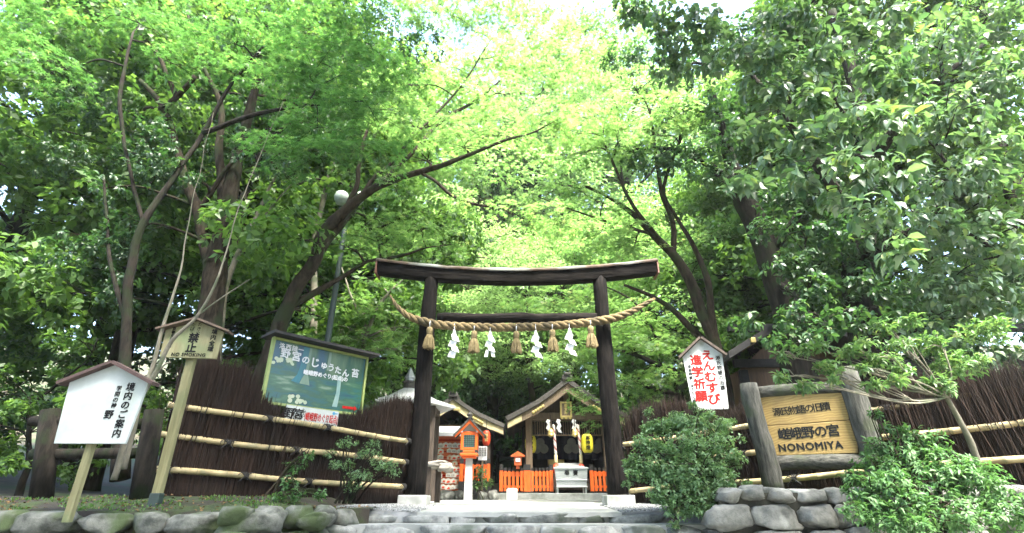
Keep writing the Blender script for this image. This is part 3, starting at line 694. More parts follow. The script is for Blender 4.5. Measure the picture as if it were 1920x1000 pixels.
# --- no-smoking sign
a = P(357, 674, 5.72); M4 = frame_at((a.x, a.y, a.z), (1, .12, 0)); M4.translation = Vector((a.x, a.y - .03, a.z))
foot = Vector((a.x + .02, a.y, fz(a.x, 5.72)))
root = thing('signpost', foot, 'weathered wooden no-smoking sign on a square post in the mossy bank', 'sign')
mb = MB(); mb.bar(foot + Vector((0, 0, .1)), (a.x + .0, a.y + .02, a.z + .38), .085, .07, (0, 1, 0)); mb.build('post', M['greenwood'], root, bevel=.006)
mb = MB(); mb.bar(foot + Vector((0, 0, -.15)), foot + Vector((0, 0, .11)), .1, .085, (0, 1, 0)); mb.build('post_socket', M['lampgreen'], root, bevel=.006)
W, H = .31, .4
mb = MB(); mb.prism([(-W * .96, 0), (W * .96, 0), (W * 1.0, H * .78), (0, H * 1.07), (-W * 1.0, H * .78)], 0, .03, M4); bd = mb.build('board', M['signwood'], root, bevel=.004)
for s in (-1, 1):
    mb = MB(); a0, a1 = Vector((0, H * 1.09, .01)), Vector((s * W * 1.24, H * .74, .01))
    n_ = (a1 - a0).normalized(); up = Vector((-n_.y, n_.x, 0)) * (1 if -n_.y * 1 + n_.x * s >= 0 and n_.x * s > 0 else 1); up = up if up.y > 0 else -up
    q = [a0, a1, a1 + up * .022, a0 + up * .022]; mb.prism([(v.x, v.y) for v in q][::(1 if s > 0 else -1)], -.06, .1, M4); mb.build('roof_strip', M['roofwood'], root)
zf = .032
column('境内全域', .064, M4, .215, .205, zf, M['ink'], bd, bold=.0015, lines=1.04)
column('たき火', .05, M4, .04, .335, zf, M['ink'], bd, lines=1.02); column('たばこ', .05, M4, -.03, .33, zf, M['ink'], bd, lines=1.02)
column('禁止', .115, M4, .01, .165, zf, M['ink'], bd, bold=.003, lines=.98)
column('京都市消防局', .04, M4, -.22, .225, zf, M['ink'], bd, bold=.001, lines=1.0)
letters('NO SMOKING', .052, M4, 0, .035, zf, M['ink'], bd, bold=.001, spacing=1.12)
# --- white guide sign at the street side
br = P(238, 833, 5.05); M4 = frame_at(br, (1, .03, 0))
root = thing('guide_sign', (br.x - .32, br.y, .95), 'white pentagonal guide sign with red-brown roof strips beside the log post', 'sign')
mb = MB(); mb.prism([(-.64, 0), (0, 0), (.05, .56), (-.32, .73), (-.69, .56)], 0, .03, M4); bd = mb.build('board', M['white'], root, bevel=.004)
for s in (-1, 1):
    mb = MB(); a0, a1 = Vector((-.32, .735)), Vector((-.32 + s * .44, .53)); d_ = (a1 - a0).normalized(); up = Vector((-d_.y, d_.x)); up = up if up.y > 0 else -up
    q = [a0, a1, a1 + up * .03, a0 + up * .03]; mb.prism([(v.x, v.y) for v in q][::(1 if s > 0 else -1)], -.04, .09, M4); mb.build('roof_strip', M['roofred'], root)
for x in (-.34,):
    mb = MB(); w_ = M4 @ Vector((x, 0, -.03)); mb.bar((w_.x, w_.y, .85), (w_.x, w_.y, br.z + .5), .06, .05, (0, 1, 0)); mb.build('post', M['greenwood'], root)
column('境内のご案内', .083, M4, -.1, .3, .032, M['ink'], bd, bold=.002, lines=1.03)
column('学問の神', .052, M4, -.205, .42, .032, M['ink'], bd, bold=.0005, lines=1.04); column('野', .085, M4, -.225, .255, .032, M['ink'], bd, bold=.002)
# --- big green billboard behind the fence
M4, W, H = board_frame((494, 752), (514, 637), (674, 774), (688, 672), 7.75)
root = thing('billboard', (M4.translation.x, M4.translation.y, 1.0), 'large framed billboard with a painted green moss garden, behind the brushwood fence', 'billboard')
mb = MB(); rect(mb, M4, 0, 0, W, H, -.03, 0); pic = mb.build('picture_panel', None, root)
m, N, Lk, b = nt('painted_moss_garden'); tc = N.new('ShaderNodeTexCoord')
mp = N.new('ShaderNodeMapping'); mp.inputs['Scale'].default_value = (1.3, 1.3, 5.5); Lk.new(tc.outputs['Object'], mp.inputs[0])
nz = N.new('ShaderNodeTexNoise'); nz.inputs['Scale'].default_value = 2.2; nz.inputs['Detail'].default_value = 7; Lk.new(mp.outputs[0], nz.inputs['Vector'])
r1 = N.new('ShaderNodeValToRGB'); e = r1.color_ramp.elements; e[0].position = .3; e[0].color = (.006, .055, .08, 1); e[1].position = .72; e[1].color = (.17, .24, .17, 1)
for p_, c_ in ((.4, (.012, .09, .085, 1)), (.5, (.02, .08, .045, 1)), (.6, (.045, .125, .065, 1))): q = e.new(p_); q.color = c_
Lk.new(nz.outputs['Fac'], r1.inputs[0])
mp2 = N.new('ShaderNodeMapping'); mp2.inputs['Scale'].default_value = (3.2, 3.2, .5); Lk.new(tc.outputs['Object'], mp2.inputs[0])
n2 = N.new('ShaderNodeTexNoise'); n2.inputs['Scale'].default_value = 1.5; n2.inputs['Detail'].default_value = 6; Lk.new(mp2.outputs[0], n2.inputs['Vector'])
r2 = N.new('ShaderNodeValToRGB'); e = r2.color_ramp.elements; e[0].position = .38; e[0].color = (.008, .065, .11, 1); e[1].position = .66; e[1].color = (.1, .17, .085, 1); q = e.new(.52); q.color = (.022, .09, .05, 1)
Lk.new(n2.outputs['Fac'], r2.inputs[0])
sp = N.new('ShaderNodeSeparateXYZ'); Lk.new(tc.outputs['Generated'], sp.inputs[0])
n3 = N.new('ShaderNodeTexNoise'); n3.inputs['Scale'].default_value = 5; Lk.new(tc.outputs['Object'], n3.inputs['Vector'])
ad = N.new('ShaderNodeMath'); ad.operation = 'MULTIPLY_ADD'; ad.inputs[1].default_value = .25; Lk.new(n3.outputs['Fac'], ad.inputs[0]); Lk.new(sp.outputs[2], ad.inputs[2])
mr = N.new('ShaderNodeMapRange'); mr.inputs['From Min'].default_value = .68; mr.inputs['From Max'].default_value = .78; Lk.new(ad.outputs[0], mr.inputs[0])
mx = N.new('ShaderNodeMix'); mx.data_type = 'RGBA'; Lk.new(mr.outputs[0], mx.inputs['Factor']); Lk.new(r1.outputs[0], mx.inputs[6]); Lk.new(r2.outputs[0], mx.inputs[7])
Lk.new(mx.outputs[2], b.inputs['Base Color']); b.inputs['Roughness'].default_value = .35
pic.data.materials.append(m)
def flat(name, poly, m, z0=.001, z1=.004): mb = MB(); mb.prism([(x * W, y * H) for x, y in poly], z0, z1, M4); return mb.build(name, m, pic)
M['teal'] = mat('painted_teal_trunk', (.012, .16, .2), (.02, .11, .14), .4, 6, (1, 1, .3)); M['greytrunk'] = mat('painted_grey_trunk', (.2, .27, .2), (.1, .19, .13), .4, 8, (1, 1, .3)); M['cream'] = mat('painted_pale_moss', (.5, .54, .4), (.38, .45, .3), .5, 14); M['ocean'] = mat('painted_pale_water', (.3, .4, .36), (.12, .26, .25), .4, 7, (1, 1, .3))
flat('painted_trunk', [(.22, .38), (.3, .36), (.345, .55), (.355, .98), (.295, .98), (.29, .7), (.27, .5)], M['teal'])
flat('painted_trunk', [(.305, .36), (.41, .35), (.375, .55), (.38, .98), (.357, .98), (.347, .55)], M['greytrunk'], .001, .0035)
flat('painted_trunk', [(.565, .66), (.6, .66), (.595, .98), (.57, .98)], M['greytrunk'], .001, .0035)
flat('painted_reflection', [(.68, .06), (.735, .06), (.745, .3), (.74, .6), (.7, .6), (.705, .3)], M['ocean'], .001, .003)
rr = random.Random(4)
for cx, cy, k in ((.05, .66, 9), (.17, .68, 6), (.28, .10, 7), (.36, .08, 6)):
    mb = MB()
    for i in range(k):
        x, y, r_ = cx + rr.uniform(-.05, .05), cy + rr.uniform(-.045, .045), rr.uniform(.012, .022); z_ = .001 + .0006 * i
        mb.prism([((x + r_ * math.cos(t) * (1 + .2 * rr.random())) * W, (y + r_ * 1.5 * math.sin(t) * (1 + .2 * rr.random())) * H) for t in np.linspace(0, 6.283, 10)[:-1]], z_, z_ + .002, M4)
    mb.build('painted_moss_clump', M['cream'], pic)
letters('洛西随一', .095, M4, .17 * W, .91 * H, .007, M['paper'], pic, bold=.002, spacing=1.15)
y_ = [.8, .78, .755, .74, .73, .71, .69, .665, .69]; x_ = [.12, .23, .33, .43, .53, .61, .69, .78, .89]; s_ = [.2, .2, .17, .21, .17, .17, .16, .17, .19]
for ch, xx, yy, ss in zip('野宮のじゅうたん苔', x_, y_, s_): letters(ch, ss * .8, M4, xx * W, yy * H, .007, M['paper'], pic, bold=.004)
letters('嵯峨野めぐり(起点)の', .082, M4, .57 * W, .555 * H, .007, M['paper'], pic, bold=.003)
mb = MB(); mb.prism([(x * W, y * H) for x, y in ((.795, .055), (.93, .055), (.93, .035), (.965, .075), (.93, .125), (.93, .1), (.795, .1))], .002, .006, M4); mb.build('red_arrow', M['redpaint'], pic)
for nm, q in (('frame_side', (-.04, -.04, 0, H + .04)), ('frame_side', (W, -.04, W + .04, H + .04)), ('frame_side', (0, -.04, W, 0)), ('frame_side', (0, H, W, H + .04))):
    mb = MB(); rect(mb, M4, *q, -.05, .03); mb.build(nm, M['greenframe'], root, bevel=.006)
mb = MB(); rect(mb, M4, -.12, H + .045, W + .14, H + .085, -.25, .22); rect(mb, M4, -.08, H + .085, W + .08, H + .125, -.2, .1); mb.build('roof', M['black'], root)
for x in (.15 * W, .85 * W):
    mb = MB(); w_ = M4 @ Vector((x, 0, -.1)); mb.bar((w_.x, w_.y, .8), (w_.x, w_.y, M4.translation.z + H), .1, .08, (0, 1, 0)); mb.build('post', M['darkwood'], root)
# --- long white plate under it

def on_fence(px, py, A, B, off):
    nx, ny = B[1] - A[1], A[0] - B[0]; l_ = math.hypot(nx, ny); nx /= l_; ny /= l_
    if ny > 0: nx, ny = -nx, -ny
    A0 = (A[0] + nx * off, A[1] + ny * off); aa = (px - 960) / F; bb = (500 - py) / F; dx, dy, dz = aa, CP - bb * SP, SP + bb * CP
    t = (nx * A0[0] + ny * A0[1]) / (nx * dx + ny * dy); return Vector((dx * t, dy * t, EYE + dz * t))
a, b = on_fence(533, 789, LA, LB, .09), on_fence(632, 799, LA, LB, .09); M5 = frame_at(a, b - a); W5 = math.hypot(b.x - a.x, b.y - a.y); H5 = .215
root = thing('route_sign', a, 'long white route plate with red and black writing, below the green billboard', 'sign')
mb = MB(); rect(mb, M5, 0, 0, W5, H5, -.02, 0); bd = mb.build('plate', M['white'], root)
letters('野', .15, M5, .07 * W5, .1, .002, M['ink'], bd, bold=.003); letters('宮', .15, M5, .235 * W5, .1, .002, M['ink'], bd, bold=.003)
column('のの', .075, M5, .15 * W5, .12, .002, M['ink'], bd, lines=.9); column('みや', .075, M5, .315 * W5, .12, .002, M['ink'], bd, lines=.9)
letters('|嵯峨野めぐり起点|', .125, M5, .67 * W5, .085, .002, M['redpaint'], bd, bold=.002, sx=.5)
mb = MB(); mb.prism([(.9 * W5 + .022 * math.cos(t), .18 + .022 * math.sin(t)) for t in np.linspace(0, 6.283, 14)[:-1]], .001, .003, M5); rect(mb, M5, .93 * W5, .172, .975 * W5, .188, .001, .003); mb.build('blue_mark', M['blue'], bd)
# --- white pentagon beyond the other fence
yb = 8.55; a, b = P(1300, 770, yb), P(1366, 768, yb - .12); M4 = frame_at(a, b - a); W = (b - a).length; H = (uz(664) - uz(768)) * yb
root = thing('prayer_sign', (a.x + W / 2, yb, 1.0), 'white pentagonal sign with big red writing, rising behind the round shrub', 'sign')
mb = MB(); pk = (uz(638) - uz(768)) * yb
mb.prism([(0, 0), (W, 0), (W * 1.08, H), (W * .5, pk), (-W * .1, H * .96)], 0, .035, M4); bd = mb.build('board', M['white_dirty'], root, bevel=.004)
for s, ex in ((-1, -.2 * W), (1, 1.16 * W)):
    mb = MB(); a0, a1 = Vector((W * .5, pk + .005)), Vector((ex, H * .92)); d_ = (a1 - a0).normalized(); up = Vector((-d_.y, d_.x)); up = up if up.y > 0 else -up
    q = [a0, a1, a1 + up * .035, a0 + up * .035]; mb.prism([(v.x, v.y) for v in q][::(1 if s > 0 else -1)], -.08, .12, M4); mb.build('roof_strip', M['darkwood'], root)
mb = MB(); w_ = M4 @ Vector((W / 2, 0, -.05)); mb.bar((w_.x, w_.y, .8), (w_.x, w_.y, a.z + H * .7), .1, .08, (0, 1, 0)); mb.build('post', M['darkwood'], root)
column('えんむすび', H * .197, M4, W * .63, H * .56, .037, M['redpaint'], bd, bold=.007, lines=1.0, sx=1.15)
column('進学祈願', H * .2, M4, W * .28, H * .55, .037, M['redpaint'], bd, bold=.006, lines=1.08, sx=1.05)
column('源氏物語の旧蹟', H * .083, M4, W * .93, H * .63, .037, M['ink'], bd, bold=.0015, lines=1.08)
column('自由拝観じゅうたん苔', H * .062, M4, W * .06, H * .46, .037, M['ink'], bd, bold=.001, lines=1.12)
# --- carved name board between two bark posts
M4, W, H = board_frame((1437, 855), (1416, 746), (1608, 838), (1583, 724), 6.55)
pL0, pL1 = P(1452, 925, 6.5), P(1403, 720, 6.5)
root = thing('name_board', (M4.translation.x + W / 2, M4.translation.y - .2, 1.05), 'ochre wooden slab carved NONOMIYA framed by grey logs above the stone wall', 'sign')
mb = MB()
top = [(0, H * .49)] ; rr = random.Random(2)
up_ = [(0, H * .505), (W * .5, H * .51), (W * .985, H * .53), (W * .992, H * .62), (W, H), (W * .5, H * 1.005), (0, H)]
lo_ = [(W * .01, 0), (W * .99, .0), (W * 1.005, H * .1), (W * .99, H * .522), (W * .5, H * .503), (0, H * .497)]
mb.prism(up_, -.05, .0, M4); mb.prism(lo_, -.05, .0, M4); bd = mb.build('slab', None, root, bevel=.006)
m, N, Lk, b = nt('ochre_grained_slab'); tc = N.new('ShaderNodeTexCoord'); mp = N.new('ShaderNodeMapping'); mp.inputs['Scale'].default_value = (1.0, 1.0, 1.6); mp.inputs['Location'].default_value = (-.3, 0, .2)
Lk.new(tc.outputs['Object'], mp.inputs[0]); wv = N.new('ShaderNodeTexWave'); wv.wave_type = 'RINGS'; wv.rings_direction = 'Y'; wv.inputs['Scale'].default_value = 7; wv.inputs['Distortion'].default_value = 7; wv.inputs['Detail'].default_value = 3; wv.inputs['Detail Scale'].default_value = .8
Lk.new(mp.outputs[0], wv.inputs['Vector']); rp_ = N.new('ShaderNodeValToRGB'); rp_.color_ramp.elements[0].color = (.225, .15, .042, 1); rp_.color_ramp.elements[1].color = (.3, .215, .07, 1); Lk.new(wv.outputs['Fac'], rp_.inputs[0])
nz = N.new('ShaderNodeTexNoise'); nz.inputs['Scale'].default_value = 4; nz.inputs['Detail'].default_value = 6; Lk.new(tc.outputs['Object'], nz.inputs['Vector']); mx = N.new('ShaderNodeMix'); mx.data_type = 'RGBA'; mr = N.new('ShaderNodeMapRange'); mr.inputs['From Min'].default_value = .5; mr.inputs['From Max'].default_value = .75
Lk.new(nz.outputs['Fac'], mr.inputs[0]); Lk.new(mr.outputs[0], mx.inputs['Factor']); Lk.new(rp_.outputs[0], mx.inputs[6]); mx.inputs[7].default_value = (.17, .11, .04, 1); Lk.new(mx.outputs[2], b.inputs['Base Color']); b.inputs['Roughness'].default_value = .6
bd.data.materials.append(m)
for ch, i in zip('源氏物語の旧蹟', range(7)): letters(ch, .105, M4, W * (.22 + .092 * i), H * (.715 + .008 * i), .002, M['inkgrey'], bd, bold=.001, rot=.02)
for ch, i in zip('嵯峨野の宮', range(5)): letters(ch, .14, M4, W * (.25 + .135 * i), H * (.335 + .006 * i), .002, M['inkgrey'], bd, bold=.003, rot=.02)
letters('NONOMIYA', .112, M4, W * .5, H * .125, .002, M['inkgrey'], bd, bold=.004, spacing=1.12, rot=.02)
mb = MB(); mb.tube([pL0.lerp(pL1, t) + Vector((.01 * math.sin(t * 6), 0, 0)) for t in np.linspace(0, 1, 12)], [.118, .116, .118, .11, .108, .112, .108, .104, .106, .108, .112, .1], 18, rough=.1); mb.build('post', M['logpost'], root, smooth=True)
yr = M4 @ Vector((W + .1, 0, 0)); mb = MB(); p0, p1 = Vector((yr.x + .05, yr.y, .95)), P(1592, 690, yr.y); p1.x = yr.x - .0
mb.tube([p0.lerp(p1, t) + Vector((.015 * math.sin(t * 5), 0, 0)) for t in np.linspace(0, 1, 12)], [.15, .145, .14, .135, .132, .13, .13, .128, .125, .122, .12, .112], 18, rough=.1); mb.build('post', M['logpost'], root, smooth=True)
for y_, r_ in ((-.085, .082), (H + .06, .075)):
    mb = MB(); mb.tube([M4 @ Vector((x, y_ + .01 * math.sin(x * 4), -.03)) for x in np.linspace(.02, W + .02, 14)], r_, 16, rough=.09); mb.build('log_rail', M['lograil'], root, smooth=True)
# ================================================================== lamp post on the left
top = P(655, 372, 9.6); base = Vector((top.x, 9.6, gh(top.x, 9.6)))
top.x = base.x + .0
root = thing('lamp_post', base, 'dark green lamp post with two frosted globes half hidden behind the leaning maple', 'street lamp')
mb = MB(); mb.lathe([(.11, 0), (.11, .5), (.07, .6), (.05, top.z - base.z - .6), (.04, top.z - base.z - .25)], base, 14); mb.build('pole', M['lampgreen'], root, smooth=True, auto=40)
for s in (-1, 1):
    mb = MB(); c = Vector((base.x + s * .17, base.y, top.z)); mb.tube([(base.x, base.y, top.z - .45), (base.x + s * .15, base.y, top.z - .42), (c.x, c.y, top.z - .22)], .025, 8); mb.build('arm', M['lampgreen'], root, smooth=True)
    mb = MB(); mb.lathe([(.045, -.16), (.1, -.13), (.145, -.04), (.155, .04), (.125, .12), (.06, .165), (.02, .17)], c, 18); mb.build('globe', M['globe'], root, smooth=True)
# ================================================================== shrine court
YH = 15.8
def gable_roof(name_root, ridge, eave, y0, y1, th, m, edge_m, root, right_dx=None):
    hw = abs(ridge.x - eave.x); drop = ridge.z - eave.z
    for s in (-1, 1):
        a = Vector((ridge.x, 0, ridge.z)); b = Vector((ridge.x + s * hw, 0, ridge.z - drop)); mid = (a + b) / 2 - Vector((0, 0, .05 * hw))
        c = [a, a.lerp(mid, .5) - Vector((0, 0, .015)), mid, mid.lerp(b, .5) + Vector((0, 0, -.0)), b]
        n_ = Vector((s * drop, 0, hw)).normalized() * th
        vs = []; fs = []
        for yy in (y0, y1):
            for q in c: vs.append((q.x, yy, q.z))
            for q in c: vs.append((q.x + n_.x, yy, q.z + n_.z))
        k = 5
        for i in range(k - 1):
            fs += [[k + i, k + i + 1, 3 * k + i + 1, 3 * k + i], [i, 2 * k + i, 2 * k + i + 1, i + 1], [i, i + 1, k + i + 1, k + i], [2 * k + i, 3 * k + i, 3 * k + i + 1, 2 * k + i + 1]]
        fs += [[k - 1, 3 * k - 1, 4 * k - 1, 2 * k - 1], [0, k, 3 * k, 2 * k]]
        mb = MB(); mb.add(vs, fs); mb.build('roof_slope', m, root)
        # bargeboard under the roof edge
        mb = MB()
        for i in range(4):
            p, q = c[i], c[i + 1]; d0 = Vector((0, 0, -.26 + .01 * i)); d1 = Vector((0, 0, -.25 + .01 * i))
            ya, yb = y0 + .06, y0 + .13
            mb.add([(p.x, ya, p.z - .012), (q.x, ya, q.z - .012), (q.x + d1.x, ya, q.z + d1.z), (p.x, ya, p.z + d0.z), (p.x, yb, p.z - .012), (q.x, yb, q.z - .012), (q.x, yb, q.z + d1.z), (p.x, yb, p.z + d0.z)],
                   [[0, 1, 2, 3], [5, 4, 7, 6], [3, 2, 6, 7]] + ([[1, 5, 6, 2]] if i == 3 else []))
        mb.build('bargeboard', edge_m, root)
        mb = MB(); p, q = c[4].lerp(c[3], .92), c[4]
        mb.add([(p.x, y0 + .05, p.z - .05), (q.x, y0 + .05, q.z - .05), (q.x, y0 + .05, q.z - .2), (p.x, y0 + .05, p.z - .21), (p.x, y0 + .07, p.z - .05), (q.x, y0 + .07, q.z - .05), (q.x, y0 + .07, q.z - .2), (p.x, y0 + .07, p.z - .21)], [[0, 1, 2, 3], [3, 2, 6, 7], [4, 0, 3, 7], [1, 5, 6, 2], [0, 4, 5, 1]])
        mb.build('bargeboard_tip', M['goldpale'], root)
        mb = MB(); p = c[2]
        for i in range(5): mb.lathe([(.0, 0), (.05, 0), (.035, .03), (0, .04)], (0, 0, 0), 8, Matrix.Translation((p.x + s * (i - 2) * .07, y0 + .06, p.z - .13 - (i - 2) * .07 * drop / hw)) @ Matrix.Rotation(R(90), 4, 'X'))
        mb.build('metal_ornament', M['gold'], root)
        for i in range(7):                      # rafters run along under the slope
            t = .12 + i * .13; mb = MB(); p = a.lerp(b, t) - Vector((0, 0, .1 + .04 * math.sin(t * 3.1))); mb.box((p.x, (y0 + y1) / 2 + .1, p.z - .03), (.07, y1 - y0 - .3, .09)); mb.build('purlin', M['darkwood'], root)
    mb = MB(); mb.box((ridge.x, (y0 + y1) / 2, ridge.z + th + .02), (.3, y1 - y0 + .1, .14)); mb.box((ridge.x, (y0 + y1) / 2, ridge.z + th + .12), (.2, y1 - y0 + .2, .08)); mb.build('ridge_cap', M['rooftile'], root, bevel=.02)
ridge, eave = P(1062, 722, YH), P(952, 792, YH); gb = gz(15.3) + .17
hall = thing('shrine_hall', (ridge.x, YH + 1.5, gb), 'small open-fronted shrine hall with a bark gable roof behind the vermilion fence', 'shrine')
gable_roof('hall', ridge, eave, 15.45, 19.6, .13, M['rooftile'], M['midwood'], hall)
pl, pr = P(991, 780, 16.0), P(1133, 780, 16.0)
for x in (pl.x, pr.x):
    mb = MB(); mb.box((x, 16.0, (gb + pl.z) / 2 + .05), (.19, .19, pl.z - gb + .1)); mb.build('post', M['midwood'], hall, bevel=.015)
    mb = MB(); mb.box((x, 18.6, (gb + pl.z) / 2), (.19, .19, pl.z - gb)); mb.build('post', M['darkwood'], hall)
    mb = MB(); mb.box((x, 15.86, pl.z + .02), (.16, .5, .16)); mb.build('beam_end', M['goldpale'], hall, bevel=.02)
mb = MB(); mb.box(((pl.x + pr.x) / 2, 16.0, pl.z - .02), (pr.x - pl.x + .5, .16, .2)); mb.build('front_beam', M['midwood'], hall, bevel=.015)
mb = MB(); mb.prism([(pl.x - .25, pl.z + .1), (pr.x + .25, pl.z + .1), (ridge.x, ridge.z - .28)], 0, .05, Matrix(((1, 0, 0, 0), (0, 0, 1, 16.05), (0, 1, 0, 0), (0, 0, 0, 1)))); mb.build('gable_panel', M['darkwood'], hall)
mb = MB(); mb.box((ridge.x, 15.98, (pl.z + ridge.z) / 2 - .05), (.16, .1, ridge.z - pl.z - .3)); mb.build('king_post', M['midwood'], hall)
zl0, zl1 = P(1060, 816, 16).z, pl.z - .13
mb = MB(); n = 30
for i in range(n): x = pl.x + .12 + (pr.x - pl.x - .24) * i / (n - 1); mb.box((x, 16.02, (zl0 + zl1) / 2), (.018, .02, zl1 - zl0))
for z in (zl0, zl1): mb.box(((pl.x + pr.x) / 2, 16.045, z), (pr.x - pl.x - .2, .03, .035))
mb.build('hanging_lattice', M['midwood'], hall)
mb = MB(); mb.box(((pl.x + pr.x) / 2, 18.75, (gb + pl.z) / 2), (pr.x - pl.x + .3, .06, pl.z - gb + .4)); mb.box((pl.x - .02, 17.6, (gb + pl.z) / 2), (.06, 1.9, pl.z - gb + .2)); mb.box((pr.x + .02, 17.6, (gb + pl.z) / 2), (.06, 1.9, pl.z - gb + .2)); mb.build('wall', M['black'], hall)
mb = MB(); mb.box(((pl.x + pr.x) / 2, 17.4, gb + .35), (pr.x - pl.x - .25, 2.4, .08)); mb.box(((pl.x + pr.x) / 2, 16.25, gb + .2), (pr.x - pl.x - .25, .06, .22)); mb.build('floor', M['darkwood'], hall)
zc0, zc1 = P(1060, 862, 17).z, P(1060, 812, 17).z; mb = MB(); vs, fs = [], []
for i in range(61):
    x = pl.x + .1 + (pr.x - pl.x - .2) * i / 60
    for z in (zc1, (zc0 + zc1) / 2, zc0): vs.append((x, 16.95 + .025 * math.sin(i * .9), z))
for i in range(60):
    for k in range(2): fs.append([i * 3 + k, i * 3 + k + 1, i * 3 + 4 + k, i * 3 + 3 + k])
mb.add(vs, fs); cu = mb.build('navy_curtain', M['navy'], hall, smooth=True)
for px in (1013, 1072, 1125):
    c = P(px, 838, 16.9); mb = MB()
    for k in range(3):
        a = R(90 + 120 * k); mb.lathe([(0, 0), (.14, 0), (.14, .012), (0, .014)], (0, 0, 0), 14, Matrix.Translation((c.x + .13 * math.cos(a), 16.9 - .004 * k, c.z + .12 * math.sin(a))) @ Matrix.Rotation(R(90), 4, 'X'))
    mb.build('pale_crest', M['crest'], cu)
mb = MB(); c = P(1042, 861, 17.2); mb.box((c.x, 17.2, c.z - .1), (.5, .3, .22)); mb.box((c.x, 17.2, c.z + .06), (.36, .22, .1)); mb.build('altar_chest', M['gold'], hall, bevel=.03)
# plaque
c = P(1061, 768, 15.75); root = thing('gold_plaque', c, 'gold-framed plaque hung under the gable of the shrine hall', 'plaque')
Mp = frame_at(c, (1, 0, 0)) @ Matrix.Rotation(R(12), 4, 'X'); mb = MB(); mb.box((0, 0, 0), (.27, .36, .03), Mp); fr = mb.build('plaque_field', M['midwood'], root)
mb = MB()
for q in ((-.15, 0, .05, .46), (.15, 0, .05, .46), (0, .2, .3, .05), (0, -.2, .3, .05)): mb.box((q[0], q[1], .01), (q[2], q[3], .05), Mp)
for x in (-.12, 0, .12): mb.lathe([(0, -.02), (.045, -.02), (.045, .03), (0, .03)], (x, -.235, 0), 8, Mp)
mb.build('plaque_frame', M['gold'], root, bevel=.008)
column('野宮神', .1, Mp, 0, 0, .018, M['gold'], fr, bold=.003)
# hall streamers, bells, bell ropes
for px, lb in ((1029, 'tiny white paper streamer under the hall beam, beside the left bell'), (1048, 'tiny white paper streamer under the hall beam, between the two bells'), (1077, 'tiny white paper streamer under the hall beam, beside the right bell')):
    c = P(px, 786, 15.7); t = thing('paper_streamer', c, lb, 'streamer', 'small streamers under the hall beam'); mb = MB(); x = 0
    for i in range(4):
        s = 1 if i % 2 else -1; mb.add([(c.x + x - .05, c.y, c.z - i * .09), (c.x + x + .05, c.y - .01, c.z - i * .09 - .03), (c.x + x + .05 + s * .04, c.y, c.z - i * .09 - .12), (c.x + x - .05 + s * .04, c.y + .01, c.z - i * .09 - .09)], [[0, 1, 2, 3]]); x += s * .015
    o = mb.build('folded_paper', M['paper'], t); o.modifiers.new('thickness', 'SOLIDIFY').thickness = .003
M['rope_white'] = mat('bell_rope_cloth', (.55, .52, .5), (.66, .63, .6), .9, 9); M['rope_red'] = mat('bell_rope_red_cloth', (.3, .1, .09), (.38, .15, .13), .9, 9)
for px0, px1, lb in ((1038, 1042, 'red and white bell rope over the left end of the steel offering box'), (1083, 1089, 'red and white bell rope over the right end of the steel offering box')):
    a, b = P(px0, 797, 15.65), P(px1, 852, 15.62); t = thing('bell_rope', b, lb, 'bell rope', 'bell ropes over the offering box')
    for k in range(3):
        mb = MB(); pts = []
        for i in range(40):
            v = a.lerp(b, i / 39); g_ = i * .55 + k * 2.094; pts.append(v + Vector((math.cos(g_), math.sin(g_), 0)) * .02)
        mb.tube(pts, .022, 6); mb.build('rope_strand', M['rope_red' if k == 0 else 'rope_white'], t, smooth=True)
    mb = MB(); mb.lathe([(.02, 0), (.045, -.02), (.05, -.2), (.05, -.26)], b, 12); mb.build('wooden_grip', M['goldpale'], t, smooth=True)
    mb = MB(); mb.lathe([(.06, -.26), (.1, -.38), (.12, -.5), (.06, -.5)], b, 12); mb.build('red_tassel', M['redlamp'], t, smooth=True)
    c = P(px0 - 5, 812, 15.65); t = thing('bell', c, 'round brass bell beside the %s bell rope of the hall' % ('left' if px0 < 1050 else 'right'), 'bell', 'brass bells of the hall')
    mb = MB(); mb.lathe([(.01, .14), (.035, .1), (.075, .07), (.095, 0), (.09, -.04), (.105, -.05), (.105, -.065), (.06, -.1), (.015, -.12)], c, 18); mb.build('bell_body', M['gold'], t, smooth=True)
    mb = MB(); mb.tube([c + Vector((0, 0, .18)), c + Vector((0, .05, .5))], .012, 6); mb.build('hanger', M['darkwood'], t)
# lanterns
def paper_lantern(px, py, Y, r, h, m, text, label, group=None, tm='ink'):
    c = P(px, py, Y); t = thing('paper_lantern', c, label, 'lantern', group)
    prof = []
    for i in range(25):
        z = -h / 2 + h * i / 24; q = abs(2 * i / 24 - 1); prof.append((r * (1 - q ** 4 * .42) * (1 + .012 * (i % 2)), z))
    mb = MB(); mb.lathe(prof, c, 20); bd = mb.build('paper_shade', m, t, smooth=True)
    mb = MB(); mb.lathe([(r * .5, h / 2), (r * .52, h / 2 + .03), (r * .3, h / 2 + .035)], c, 14); mb.build('cap', M['black'], t)
    mb = MB(); mb.lathe([(r * .3, -h / 2 - .035), (r * .52, -h / 2 - .03), (r * .5, -h / 2)], c, 14); mb.build('bottom_ring', M['black'], t)
    mb = MB(); mb.tube([c + Vector((0, 0, h / 2 + .03)), c + Vector((0, .05, h / 2 + .35))], .01, 5); mb.build('hanger', M['black'], t)
    if text: column(text, h * .25, frame_at(c + Vector((0, -r - .012, 0)), (1, 0, 0)), 0, 0, 0, M[tm], bd, bold=.006, lines=1.05)
    return t
paper_lantern(1101, 832, 15.5, .165, .5, M['yellow'], '御神燈', 'yellow paper lantern with black writing between the offering box and the dark pillar', 'yellow lanterns of the hall')
